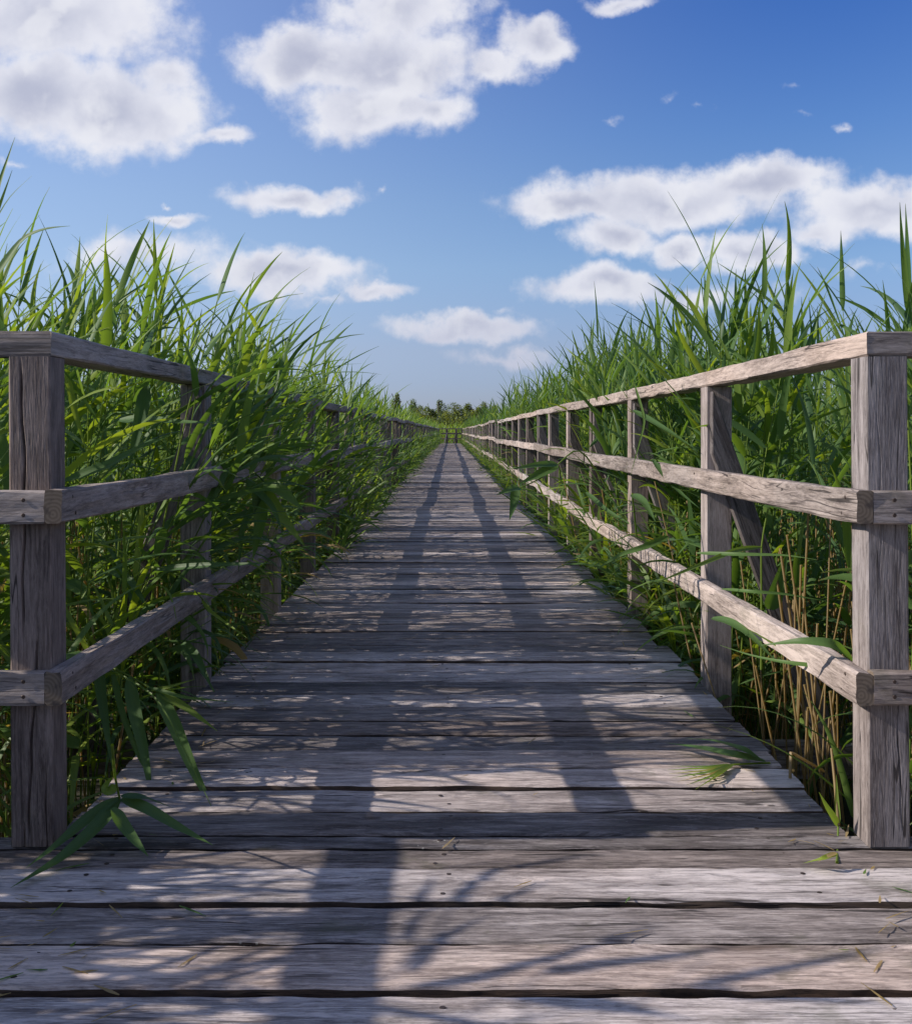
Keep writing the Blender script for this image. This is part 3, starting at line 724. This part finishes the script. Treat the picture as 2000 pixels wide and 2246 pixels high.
# low growth pushing through the rails at the deck edge
n = 60; x = -r.uniform(.98, 1.2, n); y = r.uniform(5.4, 12.5, n)
plants(rb, x, y, r.uniform(1.1, 1.75, n), np.stack([r.uniform(.08, .42, n), r.normal(.0, .12, n)], 1), r, 12, 8, 3, (.5, .05), 1.0, .40, 4, 1.2, -.15, .25)
n = 470; x = -r.uniform(.96, 1.13, n); y = 8+r.uniform(0, 1, n)**1.2*70
plants(rb, x, y, r.uniform(.6, 1.05, n)+.25*(y > 16), np.stack([r.uniform(.05, .30, n), r.normal(0, .12, n)], 1), r, 8, 6, 2, (.5, .0), 1.1, .4, 3, 1.2, -.1, .3)
rb.build('reed_bed', M_REED); 
tag(bpy.data.objects['reed_bed'], 'dense green reeds leaning over the shaded left railing', kind='stuff')
# --- right bed (lit from the walk side)
rb, r, zone = bed('reed_bed', '', 1, 57)
zone(1.03, 2.0, 2.50, 3.8, 54, 1.45, 1.82, 9, 3, 12, (-.05, .10), leanx=-.02, leany=.05, straw=1.8, short=.7, tb=.40, droopk=.8, upk=.05, low=.22)
zone(1.03, 2.0, 3.80, 8.0, 54, 1.58, 2.00, 9, 3, 12, (-.05, .10), leanx=-.02, leany=.05, straw=1.8, short=.7, tb=.40, droopk=.8, upk=.05, low=.22)
zone(2.0, 3.6, 2.50, 8.0, 30, 1.60, 2.05, 7, 3, 10, (-.05, .1), tb=.38, droopk=.8, upk=.05)
zone(1.03, 2.0, 8.0, 20., 38, 1.76, 2.12, 6, 3, 10, (-.1, .05), ws=1.05, tb=.4, short=.8, droopk=.8, upk=.05)
zone(2.0, 3.4, 8.0, 20., 20, 1.75, 2.10, 5, 3, 9, (-.1, .05), ws=1.1, tb=.4, droopk=.8, upk=.05)
zone(1.03, 2.2, 20., 80., 24, 1.60, 2.0, 4, 2, 8, (-.1, 0), ws=1.4, tb=.4, short=.8)
zone(2.2, 3.6, 20., 80., 8, 1.60, 2.0, 4, 2, 7, (-.1, 0), ws=1.7, tb=.4, straw=.2, short=0)
zone(2.10, 4.0, -1.0, 2.45, 20, 1.4, 1.75, 7, 3, 10, (-.05, .05), tb=.4)
zone(3.5, 9.0, -1.0, 26., 10, 1.6, 2.05, 4, 2, 8, (0, .05), ws=1.4, straw=.1, short=0)
zone(3.5, 12., 26., 80., 3, 1.55, 1.9, 4, 2, 7, (0, 0), ws=2.2, straw=.1, short=0)
n = 720; x = r.uniform(.95, 1.15, n); y = 4.4+r.uniform(0, 1, n)**1.2*74
plants(rb, x, y, r.uniform(.5, .95, n), np.stack([-r.uniform(-.05, .20, n), r.normal(0, .12, n)], 1), r, 8, 6, 2, (-.3, .0), .95, .55, 3, 1.2, -.1, .35)
o = rb.build('reed_bed', M_REED); tag(o, 'sunlit upright green reeds behind the right railing', kind='stuff')
# --- far field beyond the end
rb = Ribbons(); r = np.random.default_rng(5)
n = 5000; y = YE+.8+r.uniform(0, 1, n)**1.4*110; x = r.uniform(-1, 1, n)*(6+y*.12)
plants(rb, x, y, r.uniform(1.5, 2.0, n)+.1*np.sin(x*.7), r.normal(0, .12, (n, 2)), r, 6, 4, 2, (.2, 0), 3.2, .75, 3, .8, .1, .3)
o = rb.build('reed_field', M_REED); tag(o, 'pale green reed field beyond the far end railing', kind='stuff')

# ------------------------------------------------------------------ single reeds and litter
def single(name, label, cat, stalks, leaves, group=None):
    """thing = Empty; parts: stem(s), each leaf"""
    o0 = np.asarray(stalks[0][0][0] if stalks else leaves[0][0][0], float)
    e = empty(name, o0); tag(e, label, cat, group)
    for pts, r0, r1, ti in stalks:
        rb = Ribbons(); stalk(rb, np.asarray(pts)-o0, r0, r1, ti); rb.build('stem', M_REED, e)
    for lf in leaves:
        pts, w, ti = lf[:3]; kw = lf[3] if len(lf) > 3 else {}
        rb = Ribbons(); ribbon(rb, np.asarray(pts)-o0, w, ti, **kw); rb.build('leaf', M_REED, e)
    return e
Z2 = lambda a, b, d: P(a/2.6, 1200+b/2.6, d)
Z4 = lambda a, b, d: P(1300+a/2.6, 1200+b/2.6, d)
Z3 = lambda a, b, d: P(1300+a/2.6, 600+b/2.6, d)
Z1 = lambda a, b, d: P(a/2.6, 600+b/2.6, d)
G4 = lambda a, b, z=.006: G(1300+a/2.6, 1200+b/2.6, z)
G2 = lambda a, b, z=.006: G(a/2.6, 1200+b/2.6, z)
# bent reed thrown over the lower left rail
single('bent_reed', 'green reed bent over the lower left rail, long leaves hanging above the deck', 'reed',
   [([Z2(300, 600, 3.2), Z2(540, 640, 2.95), Z2(760, 745, 2.85), Z2(910, 835, 2.8)], .0035, .0022, .75)],
   [([Z2(910, 835, 2.8), Z2(1060, 915, 2.78), Z2(1240, 1050, 2.75)], .022, .8),
    ([Z2(900, 830, 2.8), Z2(985, 990, 2.77), Z2(1100, 1270, 2.72), Z2(1252, 1570, 2.66)], .036, .42),
    ([Z2(560, 650, 2.9), Z2(580, 850, 2.85), Z2(610, 1050, 2.8), Z2(640, 1260, 2.76)], .030, .12),
    ([Z2(735, 740, 2.85), Z2(770, 950, 2.8), Z2(830, 1200, 2.76), Z2(872, 1490, 2.7)], .036, .2),
    ([Z2(640, 700, 2.9), Z2(700, 960, 2.85), Z2(790, 1200, 2.8), Z2(900, 1380, 2.74)], .018, .3),
    ([Z2(620, 690, 2.88), Z2(900, 850, 2.7), Z2(1120, 1300, 2.62), Z2(1310, 1700, 2.5)], .005, .6),
    ([Z2(850, 800, 2.8), Z2(1050, 860, 2.75), Z2(1330, 885, 2.7)], .010, .5),
    ([Z2(860, 820, 2.8), Z2(960, 800, 2.8), Z2(1110, 755, 2.8)], .010, .85)])
# sprig drooping on the deck by the left corner post
bz = lambda a, b, z: G2(a, b, z)
single('reed_sprig', 'drooping reed top fanned out on the planks at the foot of the left corner post', 'reed',
   [([G2(640, 1130, .30), G2(655, 1310, .16), G2(682, 1435, .09)], .003, .0024, .9)],
   [([bz(682, 1435, .09), bz(520, 1540, .06), bz(330, 1700, .035), bz(150, 1830, .012)], .036, .15, dict(up=(0, -.3, 1))),
    ([bz(682, 1440, .09), bz(560, 1600, .05), bz(340, 1790, .02), bz(60, 1945, .010)], .038, .12, dict(up=(0, -.3, 1))),
    ([bz(640, 1490, .085), bz(700, 1590, .05), bz(770, 1680, .025), bz(845, 1765, .010)], .030, .3, dict(up=(0, -.3, 1))),
    ([bz(690, 1440, .09), bz(840, 1500, .07), bz(1010, 1600, .035), bz(1215, 1702, .010)], .034, .35, dict(up=(0, -.3, 1))),
    ([bz(690, 1425, .10), bz(820, 1430, .09), bz(990, 1490, .04)], .024, .05, dict(up=(0, -.3, 1))),
    ([bz(660, 1400, .12), bz(600, 1380, .12), bz(640, 1310, .15)], .028, .8, dict(up=(0, -.6, .6)))])
# wilting sprig lying on the right of the deck
single('reed_sprig', 'wilting reed tip with two broad leaves lying flat near the right deck edge', 'reed',
   [([G4(1010, 1232), G4(900, 1235, .012), G4(780, 1243, .014), G4(700, 1255, .012)], .003, .002, .95)],
   [([G4(985, 1225, .012), G4(820, 1195, .035), G4(620, 1150, .03), G4(420, 1118, .012)], .040, .25, dict(up=(0, -.2, 1))),
    ([G4(960, 1215, .02), G4(860, 1155, .05), G4(690, 1105, .03), G4(530, 1092, .012)], .026, .3, dict(up=(0, -.2, 1)))]+
   [([G4(800, 1242, .014), G4(650+i*8, 1255+i*10, .02), G4(430-i*10+i*i*6, 1250+i*22, .012)], .010+.004*(i % 2), (.5, .8, 1.05, .6, 1.1, .7, .95)[i], dict(up=(0, -.2, 1))) for i in range(7)])
# young shoot at the right corner
single('reed_shoot', 'young upright reed shoot with straw base beside the right corner post', 'reed',
   [([G4(1392, 1800, 0.0), P(1837.5, 1850, 2.36), P(1838, 1811, 2.38)], .0028, .0022, .8), ([P(1838, 1811, 2.38), P(1831, 1720, 2.42), P(1823, 1642, 2.46)], .0036, .0026, 1.5)],
   [([P(1838, 1811, 2.38), P(1812, 1770, 2.36), P(1796, 1738, 2.35)], .018, .75),
    ([P(1838, 1811, 2.38), P(1835, 1760, 2.40), P(1834, 1700, 2.42)], .012, .85),
    ([G4(1390, 1750, .03), G4(1310, 1780, .03), G4(1200, 1805, .01)], .014, .95, dict(up=(0, -.3, 1))),
    ([G4(1390, 1745, .035), G4(1330, 1770, .03), G4(1280, 1800, .01)], .010, 1.3, dict(up=(0, -.3, 1)))])
single('tall_reed', 'tallest reed at the left edge of the picture, tips high above the corner post', 'reed',
   [([P(-95, 1500, 2.75), P(-80, 900, 2.75), P(-60, 640, 2.75)], .004, .0025, .8)],
   [([P(-70, 760, 2.75), P(-48, 600, 2.75), P(-8, 420, 2.75), P(33, 300, 2.75)], .030, .6), ([P(-66, 700, 2.75), P(-40, 560, 2.75), P(0, 450, 2.75), P(27, 372, 2.75)], .024, .9),
    ([P(-75, 800, 2.75), P(-20, 620, 2.72), P(50, 520, 2.70), P(100, 500, 2.68), P(154, 495, 2.66)], .034, .35, dict(S_=24)), ([P(-70, 680, 2.75), P(-30, 520, 2.75), P(20, 430, 2.72), P(70, 385, 2.70)], .010, .5)])
e = empty('dry_stalk', Z4(1125, 1295, 2.75)); o0 = np.array(e.location)
rb = Ribbons(); stalk(rb, np.array([Z4(1125, 1400, 2.75), Z4(1125, 1295, 2.75), Z4(1130, 1170, 2.75), Z4(1140, 1176, 2.75), Z4(1320, 1280, 2.8)])-o0, .0042, .0036, 1.8, sharp=True); rb.build('stem', M_REED, e)
tag(e, 'broken straw coloured stalk kinked at a right angle beyond the right deck edge', 'dry stalk')
def litter(name, label, cat, pts, w, ti, **kw):
    o0 = np.asarray(pts[0], float); rb = Ribbons()
    ribbon(rb, np.asarray(pts)-o0, w, ti, up=(0, -.2, 1), **kw); o = rb.build(name, M_REED, None, o0); tag(o, label, cat); return o
litter('straw_piece', 'short pale straw lying on the plank at the far left', 'straw', [G2(190, 1920, .004), G2(270, 1878, .005), G2(357, 1835, .004)], .009, 1.9, tip=12)
litter('dry_leaf', 'curled yellow leaf scrap on the planks near the right edge, midway up', 'leaf', [G(1325, 1372, .01), G(1348, 1372, .03), G(1372, 1379, .008)], .022, 1.6)
litter('fallen_leaf', 'thin green leaf lying across the middle of the deck', 'leaf', [G(1030, 1457, .004), G(1090, 1450, .012), G(1165, 1438, .006)], .018, .7)
litter('fallen_leaf', 'small green leaf on the left of the deck in deep shade', 'leaf', [G(590, 1430, .004), G(612, 1415, .012), G(630, 1398, .006)], .014, .9)
litter('dry_leaf', 'thin beige leaf lying on the shaded planks left of centre', 'leaf', [G2(1020, 1245, .004), G2(1250, 1245, .008), G2(1520, 1300, .004)], .008, 1.7)
litter('fallen_grass', 'fine pale blade of grass lying on the front planks at the right', 'grass', [G(1736, 1914, .004), G(1752, 1928, .006), G(1770, 1944, .004)], .003, 1.3)
def tuft(label, px, py_, cols, hs, name='grass_tuft'):
    o0 = G(px, py_, 0); rb = Ribbons(); r = np.random.default_rng(int(px))
    for c_, h_ in zip(cols, hs):
        b0 = np.array([r.normal(0, .006), r.normal(0, .003), -.03]); q = r.normal(0, .012, 2)
        ribbon(rb, [b0, b0+(q[0]*.4, q[1]*.2, .02+h_*.5), b0+(q[0]*1.6, q[1], .03+h_)], .005, c_, S_=8)
    o = rb.build(name, M_REED, None, o0); tag(o, label, 'grass tuft')
tuft('tiny green grass tuft growing from the gap in front of the right post', 1513, 2070, (.9, 1.0, .95, .8, 1.5, 1.4), (.04, .05, .035, .045, .03, .02))
tuft('yellow bud poking from a plank gap right of the middle', 1262, 1903, (1.05, 1.1, 1.05, 1.1), (.012, .014, .010, .013))
tuft('dry brown sprout in the gap at the far left of the front planks', 30, 1968, (1.6, 1.8, 1.7), (.09, .06, .03))
tuft('two thin green blades in the plank gap left of the middle', 670, 1903, (1.0, 1.2, .8), (.035, .02, .03))
# reeds leaning through the rails
single('leaning_reed', 'broad reed leaf folded over the lower right rail beside the corner post', 'reed',
   [([Z4(1560, 760, 2.75), Z4(1500, 680, 2.62), Z4(1470, 640, 2.55)], .003, .002, .7)],
   [([Z4(1490, 660, 2.5), Z4(1420, 590, 2.42), Z4(1360, 548, 2.40), Z4(1190, 535, 2.42), Z4(960, 560, 2.5)], .030, .35, dict(S_=22)),
    ([Z4(1480, 700, 2.55), Z4(1100, 660, 2.6), Z4(900, 620, 2.7), Z4(725, 560, 2.75)], .012, .5)])
single('leaning_reed', 'reed with wide pale leaves crossing the right railing at the second post', 'reed',
   [([Z4(960, 700, 3.3), Z4(962, 400, 3.3), Z4(960, 0, 3.3), Z3(955, 1560, 3.3), Z3(1000, 1340, 3.3)], .0035, .0025, .85)],
   [([Z3(960, 1560, 3.3), Z3(820, 1575, 3.2), Z3(640, 1650, 3.05), Z3(300, 1790, 2.9)], .018, .65),
    ([Z4(680, 405, 3.1), Z4(790, 430, 3.0), Z4(900, 500, 2.95), Z4(1050, 660, 2.9)], .030, .35),
    ([Z4(590, 35, 3.2), Z4(800, 42, 3.1), Z4(1100, 45, 3.05), Z4(1275, 72, 3.0)], .014, .5),
    ([Z4(735, 240, 3.1), Z4(900, 255, 3.0), Z4(1080, 265, 3.0), Z4(1340, 310, 3.0)], .012, .5),
    ([Z4(1010, 355, 3.3), Z4(1050, 240, 3.25), Z4(1110, 20, 3.2)], .050, .3)])
single('leaning_reed', 'reed arching in front of the right middle rail near the third post', 'reed',
   [([Z3(250, 1500, 4.6), Z3(235, 1350, 4.5), Z3(225, 1255, 4.4)], .004, .003, .7)],
   [([Z3(225, 1260, 4.4), Z3(290, 1300, 4.3), Z3(360, 1420, 4.2)], .04, .35),
    ([Z3(430, 1500, 4.4), Z3(300, 1560, 4.3), Z3(160, 1600, 4.3), Z3(0, 1700, 4.3)], .03, .5),
    ([Z3(340, 1060, 4.4), Z3(420, 1170, 4.3), Z3(520, 1270, 4.2), Z3(610, 1340, 4.1)], .024, .2),
    ([Z3(230, 780, 4.6), Z3(420, 890, 4.4), Z3(600, 1010, 4.3)], .03, .3),
    ([Z3(240, 640, 4.7), Z3(300, 840, 4.5), Z3(215, 1150, 4.3)], .012, .6)])
single('leaning_reed', 'reed spray with drooping leaves reaching over the far right deck edge', 'reed',
   [([P(1345, 1090, 5.9), P(1270, 975, 5.8), P(1190, 1050, 5.5), P(1140, 1070, 5.4)], .005, .003, .8)],
   [([P(1222, 1018, 5.6), P(1180, 1020, 5.5), P(1123, 1028, 5.4)], .045, .3), ([P(1222, 1020, 5.6), P(1175, 1045, 5.5), P(1138, 1062, 5.4)], .06, .45),
    ([P(1140, 1070, 5.4), P(1115, 1075, 5.3), P(1088, 1086, 5.3)], .05, .4), ([P(1132, 1070, 5.4), P(1127, 1105, 5.35), P(1117, 1142, 5.3)], .05, .2),
    ([P(1285, 1080, 5.7), P(1330, 1120, 5.5), P(1400, 1160, 5.3)], .03, .3)])
single('leaning_reed', 'reed pushed through the left railing, broad leaves pointing down to the deck', 'reed',
   [([Z1(900, 1000, 4.6), Z1(1250, 1010, 4.3), Z1(1480, 1150, 4.1), Z1(1520, 1200, 4.05)], .005, .003, .6)],
   [([Z1(1510, 1195, 4.0), Z1(1610, 1240, 3.95), Z1(1730, 1350, 3.9)], .055, .55), ([Z1(1500, 1230, 4.0), Z1(1600, 1380, 3.95), Z1(1740, 1560, 3.9)], .05, .75),
    ([Z1(1480, 1200, 4.0), Z1(1490, 1400, 4.0), Z1(1440, 1640, 4.0)], .06, .45), ([Z1(1400, 1180, 4.0), Z1(1560, 1330, 3.9), Z1(1610, 1480, 3.85)], .03, .2),
    ([Z1(1300, 990, 4.2), Z1(1560, 1050, 4.0), Z1(1850, 1180, 3.8)], .02, .3), ([Z1(1500, 1250, 4.0), Z1(1380, 1450, 4.0), Z1(1360, 1700, 4.0)], .03, .15)])
single('leaning_reed', 'reed with a long pale horizontal leaf above the left middle rail', 'reed',
   [([Z1(480, 1250, 3.6), Z1(560, 900, 3.5), Z1(640, 780, 3.4), Z1(800, 810, 3.3)], .004, .003, .5)],
   [([Z1(680, 835, 3.3), Z1(850, 835, 3.2), Z1(1050, 850, 3.1), Z1(1250, 850, 3.0)], .035, .25, dict(twist=.4)), ([Z1(370, 1180, 3.0), Z1(600, 1100, 3.0), Z1(800, 990, 3.1), Z1(1010, 905, 3.2)], .03, .3),
    ([Z1(380, 560, 3.0), Z1(420, 760, 3.0), Z1(500, 1040, 3.0)], .02, .9), ([Z1(840, 640, 3.2), Z1(800, 850, 3.2), Z1(730, 1130, 3.2)], .045, .0)])
single('leaning_reed', 'low reed with a flat dark leaf along the left rail shadow', 'reed',
   [([Z2(1150, 330, 3.6), Z2(1160, 300, 3.4), Z2(1110, 250, 3.2)], .003, .002, .6)],
   [([Z1(880, 1690, 3.3), Z1(1150, 1665, 3.2), Z1(1580, 1650, 3.1)], .022, .1), ([Z2(1040, 550, 3.3), Z2(1120, 620, 3.2), Z2(1220, 830, 3.1)], .03, .1),
    ([Z2(640, 140, 3.4), Z2(740, 180, 3.3), Z2(870, 390, 3.2)], .028, .2), ([Z2(380, 200, 3.2), Z2(460, 220, 3.2), Z2(540, 400, 3.2)], .032, .35), ([Z2(1150, 300, 3.4), Z2(1200, 370, 3.3), Z2(1410, 520, 3.1)], .012, .8)])

# crumbs of dead leaf and stalk gathered at the deck edges and between planks
rb = Ribbons(); r = np.random.default_rng(77); n = 420
y = 1.5+r.uniform(0, 1, n)**1.6*16; side_ = r.random(n)
x = np.where(side_ < .55, -.84+np.abs(r.normal(0, .13, n)), np.where(side_ < .85, .87-np.abs(r.normal(0, .10, n)), r.uniform(-.8, .85, n)))
b = np.stack([x, y, np.full(n, .006)], 1)
rb.leaves(b, r.uniform(0, 6.28, n), r.uniform(0, .12, n), r.uniform(.012, .075, n), r.uniform(.002, .007, n), r.uniform(0, .2, n), np.where(r.random(n) < .8, r.uniform(1.1, 2, n), r.uniform(.3, .9, n)), r, 4, 2, twist=r.normal(0, .25, n))
o = rb.build('leaf_litter', M_REED); tag(o, 'crumbs of dry leaf and stalk along the deck edges', kind='stuff')

# ------------------------------------------------------------------ far trees
def tree(x, y, h, w, kind, label, seed, tint):
    r = np.random.default_rng(seed); e = empty('birch_tree' if kind == 1 else 'tree', (x, y, GZ)); tag(e, label, 'tree', 'trees on the horizon')
    rb = MB(); z = np.linspace(0, h*.93, 7); tr = np.stack([r.normal(0, .04, 7)*h*.1, r.normal(0, .04, 7)*h*.1, z], 1); tr[0, :2] = 0
    sweep(rb, tr, .035*h, .035*h, (1, 0, 0), ch=.01*h, seg=1.0)
    for k in range(7):
        b0 = tr[2+k % 4]; a = r.uniform(0, 6.28); q = w*.4*r.uniform(.5, 1)
        sweep(rb, [b0, b0+np.array([math.cos(a)*q*.5, math.sin(a)*q*.5, h*.07]), b0+np.array([math.cos(a)*q, math.sin(a)*q, h*.18])], .012*h, .012*h, (0.3, 1, 0), seg=1)
    rb.build('trunk', M_BARK, e)
    cr = Ribbons(); nl_ = 9 if kind == 0 else 7      # overlapping uneven lobes from the ground up
    lobes = [(0, 0, h*.42, w*.40, h*.40)]
    for k in range(nl_):
        q = (k+.5)/nl_; a = r.uniform(0, 6.28); rr = w*(.30*(1-q)**.6+.04)
        lobes.append((math.cos(a)*rr, math.sin(a)*rr, h*(.16+.74*q), w*(.30-.16*q)*r.uniform(.75, 1.2), h*r.uniform(.10, .17)))
    for (lx, ly, lz, lr, lh) in lobes:
        n = int(620 if lh > .3*h else 330); dd = r.normal(0, 1, (n, 3)); dd /= np.linalg.norm(dd, axis=1)[:, None]
        ra = r.uniform(.35, 1.12, n)**.6*(1+.18*np.sin(dd[:, 0]*7+seed)*np.cos(dd[:, 2]*6))
        base = np.stack([lx+dd[:, 0]*ra*lr, ly+dd[:, 1]*ra*lr, np.clip(lz+dd[:, 2]*ra*lh, .1, h*1.04)], 1)
        ti = np.clip(tint+r.normal(0, .16)+r.normal(0, .12, n), 0, 1)
        cr.leaves(base, r.uniform(0, 6.28, n), r.uniform(-1, 1, n), r.uniform(.22, .40, n), r.uniform(.16, .28, n), r.uniform(0, .5, n), ti, r, 3, 2)
    cr.build('crown', M_TREE, e)
D = 230.0
r_w = (2.1, 2.6, 3.0, 2.3, 2.8, 2.2, 3.1)
def th(py_): return (VY-py_)/F*D+H-GZ
for i, (px, pt, wpx, kind, tint, lab) in enumerate([
    (873, 862, 16, 0, .25, 'dark rounded tree half hidden by the left reeds on the horizon'),
    (899, 872, 20, 0, .3, 'thin topped tree just right of the left reeds on the horizon'),
    (917, 890, 18, 0, .45, 'short rounded tree in the left gap of the far tree line'),
    (942, 891, 24, 0, .5, 'broad low olive tree left of the tallest far tree'),
    (961, 871, 21, 1, .1, 'tallest narrow dark tree of the far tree line'),
    (981, 902, 22, 0, .6, 'low olive bushy tree right of the tallest narrow tree'),
    (996, 885, 26, 0, .45, 'broad flat topped tree in the middle of the far tree line'),
    (1025, 881, 24, 0, .15, 'tall dark tree right of the far railing'),
    (1042, 893, 18, 0, .4, 'small tree beside the tall dark tree on its right'),
    (1063, 880, 20, 0, .3, 'pointed tree rising behind the first right reeds'),
    (1082, 886, 22, 0, .35, 'rightmost far tree, mostly hidden by the right reeds'),
    (925, 905, 30, 0, .65, 'low yellowish bush tree at the left foot of the tree line'),
    (1010, 908, 34, 0, .6, 'low yellowish bush tree at the middle foot of the tree line'),
    (1048, 910, 30, 0, .55, 'low bush tree at the right foot of the tree line')]):
    d = D+rng.uniform(-12, 12)
    tree((px-VX)/F*D, d, th(pt), wpx/F*D*r_w[i % 7], kind, lab, 300+i, tint)
# yellow green shrub in front of the trees
e = empty('shrub', ((973-VX)/F*190, 190, GZ)); tag(e, 'yellow green shrub in front of the far trees', 'shrub')
r = np.random.default_rng(9); cr = Ribbons(); n = 2600
b = np.stack([r.normal(0, 1.5, n), r.normal(0, .8, n), .3+np.abs(r.normal(0, .85, n))], 1); b[:, 2] = np.minimum(b[:, 2], 3.1-.28*np.abs(b[:, 0])**1.3)
b[:, 2] = np.maximum(b[:, 2], .2)
cr.leaves(b, r.uniform(0, 6.28, n), r.uniform(-.5, 1.2, n), r.uniform(.2, .4, n), r.uniform(.12, .2, n), r.uniform(0, .5, n), np.clip(r.normal(.95, .05, n), 0, 1), r, 3, 2)
cr.build('crown', M_TREE, e)
# low scrub filling the foot of the tree line
cr = Ribbons(); n = 26000; x = r.uniform(-34, 30, n); b = np.stack([x, 214+r.uniform(0, 36, n), GZ+.2+r.uniform(0, 1, n)*(4.6+.9*np.sin(x*.9)+.8*np.sin(x*2.3)+.5*np.sin(x*5.1))], 1)
cr.leaves(b, r.uniform(0, 6.28, n), r.uniform(-.5, 1.2, n), r.uniform(.3, .5, n), r.uniform(.2, .35, n), r.uniform(0, .5, n), np.clip(r.normal(.4, .25, n)+.2*np.sin(x*.6), 0, 1), r, 3, 2)
o = cr.build('thicket', M_TREE); tag(o, 'low dark scrub at the foot of the far trees', kind='stuff')
